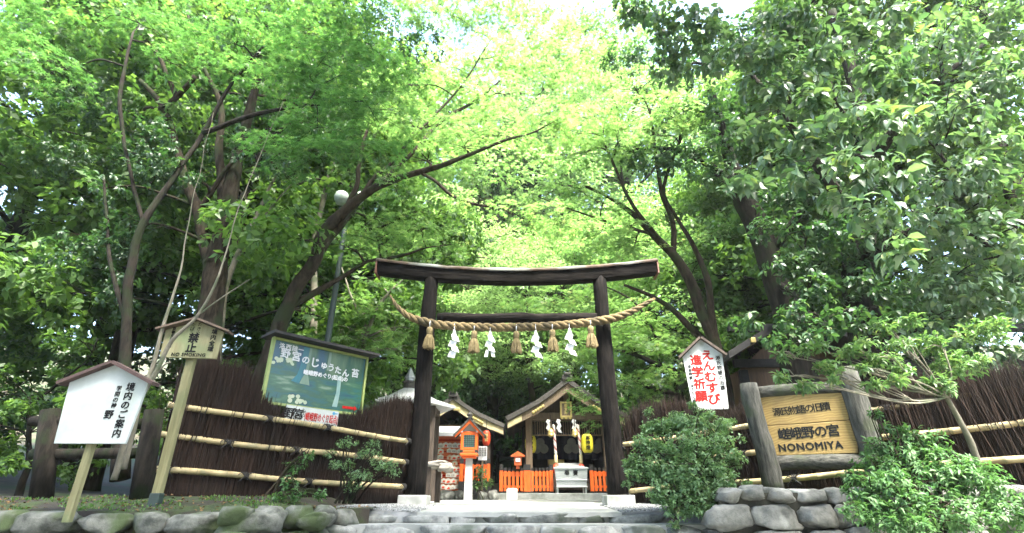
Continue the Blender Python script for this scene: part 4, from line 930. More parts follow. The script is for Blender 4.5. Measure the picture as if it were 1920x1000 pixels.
paper_lantern(995, 833, 16.25, .165, .5, M['yellow'], '御神燈', 'yellow paper lantern half hidden by the brown front post of the hall', 'yellow lanterns of the hall')
paper_lantern(912, 822, 15.4, .11, .4, M['redlamp'], '野宮', 'red paper lantern behind the vermilion post lantern', None, 'gold')
mb = MB(); a, b = P(1113, 822, 15.9), P(1136, 812, 15.7)
# offering box
c0, c1 = P(1041, 922, 15.3), P(1104, 922, 15.3); zt, zb2 = P(1070, 878, 15.3).z, P(1070, 913, 15.3).z; cz = c0.z
root = thing('offering_box', ((c0.x + c1.x) / 2, 15.5, cz), 'brushed steel offering box standing between two vermilion fence panels', 'offering box')
xm = (c0.x + c1.x) / 2; wb = c1.x - c0.x
mb = MB(); mb.add([(c0.x, 15.3, zt), (c1.x, 15.3, zt), (c1.x - .05, 15.3, zb2), (c0.x + .05, 15.3, zb2), (c0.x, 15.9, zt), (c1.x, 15.9, zt), (c1.x - .05, 15.9, zb2), (c0.x + .05, 15.9, zb2)], [[0, 3, 2, 1], [4, 5, 6, 7], [0, 4, 7, 3], [1, 2, 6, 5], [3, 7, 6, 2]]); bd = mb.build('box_body', M['steel'], root)
mb = MB(); mb.box((xm, 15.29, zt), (wb + .05, .04, .05)); mb.box((xm, 15.29, zb2 + .17), (wb - .05, .03, .03)); mb.box((xm, 15.29, zb2), (wb - .06, .03, .04)); mb.build('rim', M['steel'], root, bevel=.008)
mb = MB(); mb.add([(c0.x + .1, 15.34, zt + .01), (c1.x - .06, 15.34, zt + .01), (c1.x - .06, 15.9, zt + .17), (c0.x + .1, 15.9, zt + .17), (c0.x + .1, 15.34, zt - .03), (c1.x - .06, 15.34, zt - .03), (c1.x - .06, 15.9, zt + .13), (c0.x + .1, 15.9, zt + .13)], [[0, 1, 2, 3], [7, 6, 5, 4], [0, 4, 5, 1], [1, 5, 6, 2], [2, 6, 7, 3], [3, 7, 4, 0]]); mb.build('sloping_tray', M['steel'], root)
for sx in (c0.x + .07, c1.x - .07):
    for sy in (15.33, 15.86): mb = MB(); mb.box((sx, sy, (cz + zb2) / 2 - .03), (.04, .04, zb2 - cz + .06)); mb.build('leg', M['steel'], root)
Mo = frame_at((xm, 15.296, 0), (1, 0, 0)); letters('奉  賽', .15, Mo, 0, zt - .13, 0, M['ink'], bd, bold=.003); letters('野宮大神', .1, Mo, 0, zt - .29, 0, M['paper'], bd); letters('御賽銭', .06, Mo, .0, zt - .38, 0, M['paper'], bd)
# kerb along the hall and rocks beside it
a, b = P(926, 938, 15.2), P(1190, 938, 15.2); mb = MB(); zk = P(1000, 925, 15.2).z; mb.box(((a.x + b.x) / 2 + .6, 15.55, (zk + gz(15.2)) / 2 - .1), (b.x - a.x + 1.2, .7, zk - gz(15.2) + .2)); o = mb.build('kerb', M['concrete'], bevel=.02); o['kind'] = 'structure'
mb = MB(); mb.box((2.3, 17.6, zk - .3), (8.2, 3.4, .58)); mb.box((-3.6, 17.75, zk - .3), (3.55, 3.2, .56)); o = mb.build('plinth', M['concrete']); o['kind'] = 'structure'
for i, (px, w, lb) in enumerate(((806, .34, 'grey boulder at the foot of the wooden stand'), (836, .46, 'broad grey boulder left of the white lantern post'), (862, .4, 'pale boulder touching the left side of the white lantern post'), (902, .34, 'grey boulder just right of the white lantern post'), (925, .3, 'dark boulder nearest the small white block'))):
    c = P(px, 930, 15.05); mb = MB(); stone(mb, (0, 0, 0), (w, .34, .3), i + 3, 16, 10, .2, .7); t = mb.build('boulder', M['stone'], smooth=True); t.location = (c.x, 15.1, gz(15) + .09); tag(t, lb, 'boulder', 'boulders along the ema rack')
c = P(960, 929, 14.9); mb = MB(); mb.box((0, 0, .13), (.29, .1, .26)); mb.box((0, .04, .27), (.24, .03, .03)); t = mb.build('white_block', M['paper'], bevel=.01); t.location = (c.x, 14.95, gz(14.95)); tag(t, 'small plain white notice block standing against the pale kerb', 'notice block')
# vermilion fences
def panel(px0, px1, pyt, pyb, Y, n, label, black_foot=0.0):
    a, b = P(px0, pyb, Y), P(px1, pyb, Y); zt_ = P(px0, pyt, Y).z; W_ = b.x - a.x; zb_ = a.z; h_ = zt_ - zb_
    root = thing('fence_panel', (a.x + W_ / 2, Y, zb_), label, 'fence', 'vermilion fence panels of the shrine court')
    for x in (a.x + .04, b.x - .04):
        mb = MB(); mb.box((x, Y, zb_ + h_ * .47 - black_foot / 2), (.1, .1, h_ * .94 + black_foot)); mb.build('post', M['orange'], root, bevel=.006)
        mb = MB(); mb.box((x, Y, zt_ + .045), (.105, .105, h_ * .15 + .07)); mb.build('post_cap', M['black'], root, bevel=.006)
    for z_, t_ in ((zb_ + h_ * .78, .2), (zb_ + h_ * .22, .1)):
        mb = MB(); mb.box((a.x + W_ / 2, Y + .012, z_), (W_ - .18, .05, h_ * t_)); mb.build('rail', M['orange'], root)
    sw = (W_ - .18) / n
    for i in range(n):
        x = a.x + .09 + sw * (i + .5); mb = MB(); mb.box((x, Y - .03, zb_ + h_ * .47), (sw * .6, .03, h_ * .9)); mb.build('slat', M['orange'], root)
        mb = MB(); mb.box((x, Y - .02, zt_ - .0), (sw * .62, .06, h_ * .13)); mb.build('slat_cap', M['black'], root)
    mb = MB(); mb.box((a.x + W_ / 2, Y, zb_ - .05 - black_foot / 2), (W_ + .06, .14, .07 + black_foot)); mb.build('foot_beam', M['black'], root)
    return root
panel(937, 988, 880, 922, 15.55, 5, 'vermilion slatted fence panel carrying the small orange lantern box, nearest the ema rack')
panel(989, 1037, 880, 922, 15.55, 5, 'vermilion slatted fence panel touching the left side of the steel offering box')
panel(1108, 1160, 880, 922, 15.55, 5, 'vermilion slatted fence panel running behind the dark gate pillar')
panel(862, 918, 868, 902, 15.7, 4, 'vermilion fence panel on tall black feet behind the white lantern post', .25)
# small orange lantern box on the fence
c = P(971, 879, 15.5); root = thing('lantern_box', c, 'small vermilion lantern box with a white window, set on the slatted fence', 'lantern')
mb = MB(); mb.box((c.x, 15.5, c.z + .04), (.1, .1, .1)); mb.box((c.x, 15.5, c.z + .2), (.2, .2, .24)); mb.build('box_body', M['orange2'], root, bevel=.008)
mb = MB(); mb.box((c.x, 15.39, c.z + .22), (.13, .02, .1)); mb.build('window', M['paper'], root)
mb = MB(); Mx = Matrix(((1, 0, 0, c.x), (0, 0, 1, 15.36), (0, 1, 0, c.z + .31), (0, 0, 0, 1))); mb.prism([(-.2, 0), (.2, 0), (.2, .025), (0, .14), (-.2, .025)], 0, .3, Mx); mb.build('roof', M['orange2'], root)
# tall vermilion lantern on its white post
yl = 14.5; c = P(880, 858, yl); g0 = gz(yl); root = thing('post_lantern', (c.x, yl, g0), 'vermilion roofed lantern with a latticed window on a white stone post', 'lantern')
mb = MB(); mb.add([(c.x + x * k, yl + y * k, z) for z, k in ((g0 - .02, .105), (c.z - .02, .085)) for x, y in ((-1, -1), (1, -1), (1, 1), (-1, 1))], [[0, 1, 5, 4], [1, 2, 6, 5], [2, 3, 7, 6], [3, 0, 4, 7], [4, 5, 6, 7]]); mb.build('post', M['whitestone'], root, bevel=.008)
u = (P(880, 795, yl).z - c.z)                     # height of the lantern itself
mb = MB(); mb.box((c.x, yl, c.z + .0), (.36, .36, .05)); mb.box((c.x, yl, c.z + .06), (.46, .46, .07)); mb.box((c.x, yl, c.z + .13), (.4, .4, .06)); mb.build('platform', M['orange'], root, bevel=.012)
for s in (-1, 1): mb = MB(); mb.box((c.x + s * .19, yl - .19, c.z + .135), (.07, .07, .07)); mb.build('corner_fitting', M['black'], root)
bw, bh = .42, .46; z0 = c.z + .17
mb = MB()
for s in (-1, 1):
    for s2 in (-1, 1): mb.box((c.x + s * bw / 2.25, yl + s2 * bw / 2.25, z0 + bh / 2), (.075, .075, bh))
mb.box((c.x, yl - .17, z0 + .03), (bw, .05, .06)); mb.box((c.x, yl - .17, z0 + bh - .04), (bw, .05, .09)); mb.box((c.x, yl + .02, z0 + bh / 2), (bw - .08, bw - .1, bh - .02))
mb.build('lantern_body', M['orange'], root, bevel=.006)
mb = MB(); mb.box((c.x, yl - .172, z0 + bh / 2 + .0), (bw - .12, .015, bh - .15)); pn = mb.build('window', M['glassgreen'], root)
mb = MB()
for i in range(7): x = c.x - (bw - .12) / 2 + (bw - .12) * i / 6; mb.box((x, yl - .186, z0 + bh / 2), (.012, .012, bh - .15))
for i in range(7): z = z0 + .075 + (bh - .15) * i / 6; mb.box((c.x, yl - .19, z), (bw - .12, .008, .012))
mb.build('lattice', M['lampgreen'], pn)
zr = z0 + bh; Mx = lambda y: Matrix(((1, 0, 0, c.x), (0, 0, 1, y), (0, 1, 0, zr), (0, 0, 0, 1)))
mb = MB(); mb.prism([(-.2, 0), (.2, 0), (0, .26)], 0, .26, Mx(yl - .13)); mb.build('gable', M['whitestone'], root)
for s in (-1, 1):
    mb = MB(); q = [(s * .40, -.10), (s * .37, -.16), (0, .20), (0, .29)]; mb.prism(q[::s], 0, .05, Mx(yl - .28)); mb.build('bargeboard', M['orange'], root)
    mb = MB(); q = [(s * .43, -.10), (s * .40, -.135), (0, .295), (0, .35)]; mb.prism(q[::s], 0, .62, Mx(yl - .31)); mb.build('roof_slope', M['rooftile'], root)
    mb = MB(); mb.box((c.x + s * .2, yl - .21, zr + .01), (.05, .1, .07)); mb.build('beam_end', M['paper'], root)
mb = MB(); mb.box((c.x, yl, zr + .36), (.1, .66, .06)); mb.lathe([(.06, 0), (.09, .04), (.05, .08), (.02, .12)], (c.x, yl - .27, zr + .38), 10); mb.build('ridge_finial', M['rooftile'], root, smooth=True, auto=30)
# white paper notice
a = P(905, 850, 15.0); root = thing('paper_notice', a, 'plain white paper notice between the post lantern and the red lantern', 'notice')
mb = MB(); mb.box((a.x, 15.0, a.z), (.24, .015, .36)); sh = mb.build('sheet', M['paper'], root)
for i in range(3): letters('野宮神社' if i == 0 else '参拝順路', .045, frame_at((a.x, 14.99, a.z), (1, 0, 0)), .07 - .07 * i, 0, .001, M['inkgrey'], sh) if False else column('参拝順路', .06, frame_at((a.x, 14.99, a.z), (1, 0, 0)), .07 - .07 * i, 0.03, .001, M['inkgrey'], sh, lines=.95)
mb = MB(); mb.box((a.x, 15.03, (a.z + gz(15)) / 2), (.05, .04, a.z - gz(15))); mb.build('stake', M['midwood'], root)
# ---------------------------------------------------------------- prayer hall on the left, behind the ema rack
ridge2, eave2 = P(851, 752, 17.6), P(944, 804, 17.6)
hall2 = thing('prayer_hall', (ridge2.x, 18.6, gb), 'open timber hall with pale-edged gable roof behind the rack of prayer plaques', 'shrine')
gable_roof('hall2', ridge2, eave2, 17.3, 20.6, .12, M['rooftile'], M['goldpale'], hall2)
pz = eave2.z - .1
for s in (-1, 1):
    for yy in (17.7, 20.2):
        mb = MB(); mb.box((ridge2.x + s * 1.15, yy, (gb + pz) / 2 + .2), (.17, .17, pz - gb + .4)); mb.build('post', M['darkwood'], hall2)
mb = MB(); mb.box((ridge2.x, 17.7, pz + .12), (2.9, .15, .2)); mb.build('front_beam', M['midwood'], hall2)
mb = MB(); mb.box((ridge2.x, 20.3, (gb + pz) / 2), (2.5, .06, pz - gb + .2)); mb.build('wall', M['black'], hall2)
mb = MB()
for i in range(12): mb.box((ridge2.x - 1.05 + i * .19, 17.72, pz - .12), (.02, .02, .26))
mb.box((ridge2.x, 17.72, pz - .26), (2.2, .03, .04)); mb.build('hanging_lattice', M['midwood'], hall2)
mb = MB(); cc = P(856, 767, 17.3); mb.box((cc.x, 17.35, cc.z), (.22, .04, .1)); mb.build('gold_fitting', M['gold'], hall2, bevel=.02)
# rack of wooden prayer plaques
ye = 15.9; a, b = P(803, 925, ye), P(868, 925, ye); zt_ = P(830, 812, ye).z
root = thing('plaque_rack', ((a.x + b.x) / 2, ye, gz(ye)), 'vermilion rack with a grey metal roof, hung with rows of wooden plaques', 'rack')
for x in (a.x, b.x): mb = MB(); mb.box((x, ye, (gz(ye) + zt_) / 2), (.09, .09, zt_ - gz(ye))); mb.build('post', M['redpaint'], root)
mb = MB(); mb.box(((a.x + b.x) / 2, ye + .06, (gz(ye) + zt_) / 2 + .1), (b.x - a.x - .1, .03, zt_ - gz(ye) - .25)); mb.build('back_board', M['orange2'], root)
nrow = 9
for i in range(nrow): mb = MB(); mb.box(((a.x + b.x) / 2, ye + .02, gz(ye) + .3 + i * (zt_ - gz(ye) - .5) / (nrow - 1)), (b.x - a.x - .1, .03, .03)); mb.build('hanging_rail', M['redpaint'], root)
mb = MB(); mb.add([(a.x - .35, ye - .35, zt_ - .05), (b.x + .35, ye - .35, zt_ - .05), (b.x + .35, ye + .3, zt_ + .22), (a.x - .35, ye + .3, zt_ + .22)] + [(a.x - .35, ye - .35, zt_ - .11), (b.x + .35, ye - .35, zt_ - .11), (b.x + .35, ye + .3, zt_ + .16), (a.x - .35, ye + .3, zt_ + .16)], [[0, 1, 2, 3], [7, 6, 5, 4], [0, 4, 5, 1], [1, 5, 6, 2], [2, 6, 7, 3], [3, 7, 4, 0]]); mb.box(((a.x + b.x) / 2, ye - .37, zt_ - .08), (b.x - a.x + .72, .04, .1)); mb.build('roof', M['roofpale'], root)
me_ = None; rr = random.Random(9); em = []
for kind in range(3):
    mb = MB(); mb.prism([(-.075, -.1), (.075, -.1), (.075, -.02), (0, .02), (-.075, -.02)], 0, .012, Matrix(((1, 0, 0, 0), (0, 0, 1, 0), (0, 1, 0, 0), (0, 0, 0, 1)))); em.append((mb, kind))
M['ema_pale'] = mat('pale_plaque_wood', (.62, .57, .48), (.74, .7, .62), .6, 9)
proto = []
for mb, kind in em:
    e_ = mb.build('prayer_plaque', M['ema_pale' if kind < 2 else 'ema'])
    mk = MB()
    if kind == 0: mk.prism([(-.04, -.085), (.03, -.085), (.05, -.05), (-.01, -.035)], -.004, .0, Matrix(((1, 0, 0, 0), (0, 0, 1, 0), (0, 1, 0, 0), (0, 0, 0, 1)))); mk.build('painted_picture', M['redlamp'], e_)
    elif kind == 1: [mk.box((x, -.003, -.06), (.008, .004, .05)) for x in (-.04, -.015, .01, .035)]; mk.build('brush_writing', M['inkgrey'], e_)
    else: mk.lathe([(0, 0), (.025, 0), (.025, .004), (0, .004)], (0, 0, 0), 10, Matrix.Translation((0, -.0, -.06)) @ Matrix.Rotation(R(90), 4, 'X')); mk.build('painted_picture', M['orange2'], e_)
    proto.append(e_)
first = [True] * 3
for i in range(nrow - 1):
    for k in range(6):
        if rr.random() < .1: continue
        kd = rr.choice((0, 0, 1, 1, 2)); loc = (a.x + .15 + (b.x - a.x - .3) * k / 5 + rr.uniform(-.015, .015), ye - .03 - rr.uniform(0, .02), gz(ye) + .37 + i * (zt_ - gz(ye) - .5) / (nrow - 1) + rr.uniform(-.015, .01))
        lb = ('pale wooden plaque with a red painted picture hanging on the vermilion rack', 'pale wooden plaque with brush writing hanging on the vermilion rack', 'tan wooden plaque with an orange round mark hanging on the vermilion rack')[kd]
        e_ = proto[kd] if first[kd] else copy_tree(proto[kd]); first[kd] = False
        e_.location = loc; e_.rotation_euler = (0, rr.uniform(-.06, .06), rr.uniform(-.15, .15)); sc_ = rr.uniform(1.0, 1.25); e_.scale = (sc_,) * 3
        tag(e_, lb, 'plaque', ('plaques with a red picture on the rack', 'plaques with writing on the rack', 'plaques with an orange mark on the rack')[kd])
# pavilion with a pale roof and pointed finial
yp = 13.2; c = P(765, 757, yp); root = thing('water_pavilion', (c.x, yp, gz(yp)), 'pavilion with a pale hipped metal roof and pointed finial behind the gate pillar', 'pavilion')
rz_ = P(765, 762, yp).z; n = 6; mb = MB()
hexp = lambda r, z: [(c.x + r * math.cos(R(60 * k)), yp + r * math.sin(R(60 * k)), z) for k in range(n)]
lv = [hexp(1.18, rz_ - .06), hexp(1.18, rz_), hexp(.7, rz_ + .16), hexp(.2, rz_ + .42)]; vs = sum(lv, [])
mb.add(vs, [list(range(n))[::-1]] + [[i * n + k, i * n + (k + 1) % n, (i + 1) * n + (k + 1) % n, (i + 1) * n + k] for i in range(3) for k in range(n)] + [[18 + k for k in range(n)]]); mb.build('roof', M['roofpale'], root)
mb = MB(); mb.lathe([(.16, 0), (.16, .2), (.19, .22), (.19, .25)], (c.x, yp, rz_ + .36), 8); mb.build('finial_drum', M['rooftile'], root)
mb = MB(); mb.lathe([(.12, .0), (.12, .07), (.15, .08), (.005, .36)], (c.x, yp, rz_ + .61), 8); mb.build('finial_spire', M['roofpale'], root)
for k in range(6):
    a_ = R(60 * k + 30); mb = MB(); mb.box((c.x + .8 * math.cos(a_), yp + .8 * math.sin(a_), (gz(yp) + rz_) / 2), (.12, .12, rz_ - gz(yp))); mb.build('post', M['darkwood'], root)
    b_ = R(60 * k + 90); mb = MB(); mb.bar((c.x + .8 * math.cos(a_), yp + .8 * math.sin(a_), rz_ - .14), (c.x + .8 * math.cos(b_), yp + .8 * math.sin(b_), rz_ - .14), .1, .14); mb.build('eave_beam', M['darkwood'], root)
# wooden stand with a gnarled slab
ys = 11.6; a, b = P(783, 872, ys), P(843, 876, ys); root = thing('wooden_stand', ((a.x + b.x) / 2, ys, gz(ys)), 'rough wooden stand with a bleached gnarled slab beside the gate pillar', 'stand')
mb = MB(); stone(mb, ((a.x + b.x) / 2, ys, a.z), (b.x - a.x + .1, .5, .15), 2.3, 28, 12, .35, .7); mb.build('gnarled_slab', M['driftwood'], root, smooth=True)
mb = MB(); stone(mb, (b.x - .08, ys - .1, a.z - .07), (.34, .4, .18), 5.3, 20, 12, .5, .7); mb.build('root_knot', M['driftwood'], root, smooth=True)
for px in (800, 820):
    p = P(px, 930, ys + (.15 if px > 810 else -.1)); mb = MB(); mb.bar((p.x - .0, p.y, gz(p.y)), (p.x + .0, p.y, a.z + (.0 if px < 810 else .04)), .11, .11, (0, 1, 0)); mb.build('leg', M['darkwood'], root)
mb = MB(); p, q = P(786, 925, ys), P(800, 890, ys); mb.bar((p.x - .1, ys, gz(ys)), q, .06, .06, (0, 1, 0)); mb.build('brace', M['darkwood'], root)
# hall behind the prayer sign on the right
a = P(1385, 640, 10.4); root = thing('dark_hall', (5.4, 11.4, 1.0), 'dark timber hall with deep eaves hidden behind the evergreen and the name board', 'building')
yy = 10.4; x0, x1 = a.x - .1, a.x + 6; ze = P(1460, 690, yy).z
mb = MB(); mb.box(((x0 + x1) / 2, yy + 1.3, 2.0), (x1 - x0, 2.4, 2.9)); mb.build('wall', M['brownwall'], root)
mb = MB(); z1 = P(1400, 680, yy).z; mb.box(((x0 + x1) / 2, yy + .07, z1), (x1 - x0 + .1, .1, .16)); mb.box(((x0 + x1) / 2, yy + .07, z1 + .75), (x1 - x0 + .1, .1, .16)); mb.build('tie_beam', M['black'], root)
for i in range(5): mb = MB(); mb.box((x0 + .1 + i * 1.4, yy + .06, 2.0), (.15, .12, 2.9)); mb.build('post', M['black'], root)
ee = P(1368, 672, yy - .6); ap = P(1500, 590, yy - .6); hw = (ap.x - ee.x); drop = ap.z - ee.z
for s in (-1, 1):
    mb = MB(); p, q = ap, Vector((ap.x + s * hw * (1 if s < 0 else 1.6), ap.y, ap.z - drop * (1 if s < 0 else 1.6))); mb.add([(p.x, yy - .6, p.z), (q.x, yy - .6, q.z), (q.x, yy + 2.8, q.z), (p.x, yy + 2.8, p.z), (p.x, yy - .6, p.z + .14), (q.x, yy - .6, q.z + .14), (q.x, yy + 2.8, q.z + .14), (p.x, yy + 2.8, p.z + .14)], [[0, 3, 2, 1], [4, 5, 6, 7], [0, 1, 5, 4], [1, 2, 6, 5], [2, 3, 7, 6]]); mb.build('roof_slope', M['black'], root)
mb = MB(); mb.prism([(x0, ee.z - .1), (ap.x + hw, ee.z - .1), (ap.x, ap.z - .05)], 0, .06, Matrix(((1, 0, 0, 0), (0, 0, 1, yy + .1), (0, 1, 0, 0), (0, 0, 0, 1)))); mb.build('gable_panel', M['brownwall'], root)
for px, py in ((1412, 638), (1555, 618)):
    c = P(px, py, yy - .62); mb = MB(); mb.box((c.x, yy - .3, c.z), (.1, .68, .1)); mb.build('beam_end', M['gold'], root, bevel=.01)
# ================================================================== trees and shrubs
def L3(pts): return [(*P(x, y, Y), r) for x, y, Y, r in pts]
def tree(name, label, limbs, pads, kind, lm, bark, catg='tree', group=None, size=.06, dens=1.0, r0=.034, base=None, links=True, tw=8, nl=None, droop=.45):
    """limbs: photo-measured branch lines; pads: (px, py, Y, radius, half height) leaf clouds carried by them."""
    b = Vector(limbs[0][0][:3]) if base is None else Vector(base)
    root = thing(name, b, label, catg, group); mb = MB(); pts = []
    for l in limbs: pts += limb(mb, l, n=12 if l[0][3] > .08 else 7)
    arr = []
    for pd in pads:
        px, py, Y, rx, rz = pd[:5]; c = P(px, py, Y); k = pd[5] if len(pd) > 5 else 1.0
        if links: pts += to_pad(mb, pts, c, r0, tw, (rx, rx * .85, rz))
        if kind == 'maple': arr.append(maple_pad(c, (rx, rx * .85, rz * .5), max(4, int(38 * rx * rx * dens * k)), nl or 24, size * 1.3, .27))
        else: arr.append(whorl_pad(c, (rx, rx * .85, rz), max(4, int(140 * rx * rx * dens * k)), nl or 8, size, droop))
    mb.build('trunk', bark, root, smooth=True)
    C, D, N, S = cat(arr)
    leafmesh('crown', C, D, N, S, {'maple': STAR, 'whorl': OVAL, 'narrow': NARROW, 'dia': DIA}[kind], lm, root)
    return root
J = lambda s: random.uniform(-s, s)
# --- forked evergreen by the no-smoking sign, in front of it the feathery maple sprays
gb_ = P(372, 760, 8.6)
tree('evergreen_tree', 'dark evergreen with a thick forked brown trunk right behind the no-smoking sign',
     [[(gb_.x - .05, 8.6, 1.0, .27), *L3([(374, 740, 8.6, .24), (388, 640, 8.6, .21), (400, 540, 8.6, .2), (403, 490, 8.6, .2)])],
      L3([(403, 500, 8.6, .2), (420, 430, 8.6, .17), (432, 360, 8.6, .15), (446, 290, 8.6, .12), (470, 200, 8.6, .09), (500, 90, 8.4, .05)]),
      L3([(398, 505, 8.6, .13), (380, 440, 8.6, .105), (372, 395, 8.6, .1), (352, 350, 8.6, .09), (330, 270, 8.5, .07), (305, 200, 8.3, .06), (262, 150, 8.2, .04)]),
      L3([(418, 440, 8.6, .1), (416, 340, 8.7, .085), (410, 280, 8.7, .08), (414, 200, 8.8, .06), (380, 120, 8.8, .04), (350, 20, 8.6, .025)]),
      L3([(372, 400, 8.6, .06), (400, 355, 8.5, .05), (430, 310, 8.4, .04), (500, 250, 8.3, .02)]),
      L3([(300, 205, 8.3, .055), (335, 180, 8.2, .055), (366, 143, 8.1, .05)]),
      L3([(330, 180, 8.2, .05), (300, 110, 8.2, .045), (262, 60, 8.1, .035), (240, 10, 8.1, .025)]),
      L3([(440, 300, 8.6, .07), (500, 265, 8.5, .05), (545, 235, 8.3, .045), (600, 215, 8.2, .02)])],
     [(px + J(18), py + J(14), Y, r, .42) for px, py, Y, r in ((235, 130, 9, .7), (235, 230, 9, .8), (300, 250, 9.2, .8), (370, 235, 9.3, .8), (450, 190, 9.3, .8), (520, 170, 9.5, .8), (590, 205, 9.5, .8), (650, 190, 9.8, .8), (250, 310, 8.8, .7), (320, 320, 9.0, .7), (400, 285, 9.2, .6), (470, 260, 9.2, .7), (520, 320, 9.3, .6), (600, 130, 10, .8), (690, 100, 10.4, .9), (740, 170, 10.2, .9), (720, 30, 10.6, .9), (780, 90, 10.8, .9), (160, 180, 8.6, .9), (120, 300, 8.6, .9), (200, 360, 8.0, .5), (230, 410, 7.9, .4), (270, 320, 7.6, .45), (330, 300, 7.8, .4), (250, 250, 7.5, .45), (310, 235, 7.7, .4), (240, 460, 8, .4), (300, 430, 8.2, .35), (215, 520, 8, .4), (380, 330, 8.0, .3), (440, 270, 7.9, .35), (500, 300, 8.0, .35), (180, 440, 7.9, .5), (130, 480, 7.9, .5), (620, 290, 8.4, .3), (662, 352, 8.9, .22), (240, 570, 8.2, .35), (560, 255, 9.2, .6), (640, 250, 9.6, .6))],
     'whorl', M['ever'], M['bark'], size=.095, dens=1.0, tw=4)
tree('maple_tree', 'tall maple with fine sprays, its slim dark stem behind the log post',
     [[*L3([(225, 900, 7.6, .12), (236, 640, 7.6, .075), (243, 520, 7.6, .068), (268, 420, 7.6, .058), (318, 345, 7.7, .048), (380, 250, 7.8, .042), (440, 150, 7.8, .03), (520, 60, 7.8, .02)])],
      L3([(236, 600, 7.6, .05), (225, 560, 7.6, .04), (205, 480, 7.7, .03), (195, 330, 7.8, .02)]),
      L3([(268, 420, 7.6, .035), (240, 300, 7.5, .03), (225, 180, 7.3, .035), (250, 60, 7.2, .02)]),
      L3([(380, 250, 7.3, .045), (480, 215, 7.2, .04), (570, 200, 7.0, .02), (680, 190, 6.9, .01)])],
     [(px + J(16), py + J(12), Y, r, .22) for px, py, Y, r in ((235, 30, 8, .8), (300, 70, 8, .8), (370, 30, 8, .8), (420, 90, 7.8, .8), (480, 40, 7.8, .8), (545, 80, 7.6, .8), (540, 15, 8, .8), (610, 40, 7.6, .8), (640, 90, 7.3, .75), (690, 70, 7.3, .7), (705, 120, 7.2, .6), (590, 140, 7.2, .75), (655, 150, 7.1, .7), (700, 175, 7, .6), (520, 150, 7.4, .7), (445, 130, 7.7, .6), (620, 200, 6.9, .65), (690, 225, 6.9, .6), (580, 250, 6.9, .55), (655, 275, 6.8, .6), (545, 290, 6.9, .5), (720, 300, 6.9, .5), (600, 305, 6.8, .5), (510, 255, 7, .5), (150, 60, 7.6, .9), (90, 130, 7.4, .9), (40, 40, 7.6, 1.0), (330, 130, 7.8, .6), (280, 20, 8.4, .8))],
     'maple', M['maple'], M['bark_dark'], size=.062)
tree('maple_tree', 'maple with a thick trunk leaning towards the gate, arching over its top beam',
     [[*L3([(455, 800, 8.9, .18), (480, 730, 8.9, .165), (515, 640, 8.9, .145), (548, 555, 8.8, .13), (590, 490, 8.7, .118), (605, 440, 8.7, .11), (640, 400, 8.6, .1), (700, 355, 8.5, .078), (760, 330, 8.4, .064), (830, 310, 8.3, .05), (880, 290, 8.3, .038), (950, 262, 8.3, .028), (1000, 248, 8.3, .016), (1050, 222, 8.3, .006)])],
      L3([(590, 490, 8.7, .085), (612, 455, 8.75, .08), (640, 420, 8.75, .07), (665, 390, 8.8, .06), (700, 335, 8.8, .045), (740, 300, 8.8, .03), (800, 210, 9, .02)]),
      L3([(640, 410, 8.6, .06), (668, 350, 8.6, .05), (672, 310, 8.6, .045), (690, 240, 8.6, .03)]),
      L3([(790, 325, 8.4, .035), (815, 340, 8.2, .032), (850, 368, 8.1, .03), (895, 385, 8, .025), (945, 390, 7.9, .016), (1000, 402, 7.9, .008), (1060, 420, 7.9, .003)]),
      L3([(700, 355, 8.5, .05), (770, 290, 9, .045), (830, 225, 9.4, .04), (890, 190, 9.6, .035), (940, 150, 9.8, .02)]),
      L3([(780, 250, 9.1, .03), (840, 190, 9.5, .026), (880, 140, 9.8, .022), (920, 75, 10, .012)]),
      L3([(690, 490, 9.3, .035), (760, 478, 9.3, .03), (800, 465, 9.3, .016), (870, 455, 9.3, .005)]),
      L3([(535, 580, 8.8, .08), (640, 520, 9.2, .045), (690, 490, 9.3, .035)])],
     [(px + J(16), py + J(10), Y, r, .2) for px, py, Y, r in ((760, 215, 8.6, .6), (820, 245, 8.5, .7), (880, 230, 8.8, .7), (950, 225, 8.8, .7), (1010, 235, 8.8, .65), (1060, 245, 8.8, .55), (870, 280, 8.4, .5), (960, 250, 8.4, .5), (1070, 215, 9, .5), (770, 150, 9.6, .8), (840, 120, 9.8, .8), (900, 90, 10, .9), (960, 120, 10, .8), (880, 170, 9.6, .7), (960, 175, 9.5, .7), (830, 40, 10.4, 1.0), (920, 20, 10.6, 1.0), (990, 60, 10.6, .8), (980, 5, 11, .9), (1080, 30, 12, .8), (870, -20, 10.6, 1.0), (760, 10, 10.2, .9), (1010, 100, 11, .8), (1045, 20, 11, .7), (800, 0, 11, .9), (940, -30, 11, 1.0), (1060, 60, 11, .6), (1040, 130, 10.2, .7), (700, 410, 8.9, .4), (740, 345, 8.8, .45), (800, 300, 8.6, .5), (900, 380, 7.9, .35), (960, 395, 7.9, .4), (1020, 405, 7.9, .4), (1060, 425, 7.9, .35), (1110, 415, 7.9, .35), (990, 440, 8, .35), (720, 440, 9.3, .6), (790, 430, 9.4, .6), (830, 455, 9.3, .5), (660, 470, 9.3, .5), (1120, 235, 9.0, .5), (760, 395, 9.0, .5))],
     'maple', M['maple_lime'], M['bark'], size=.06)
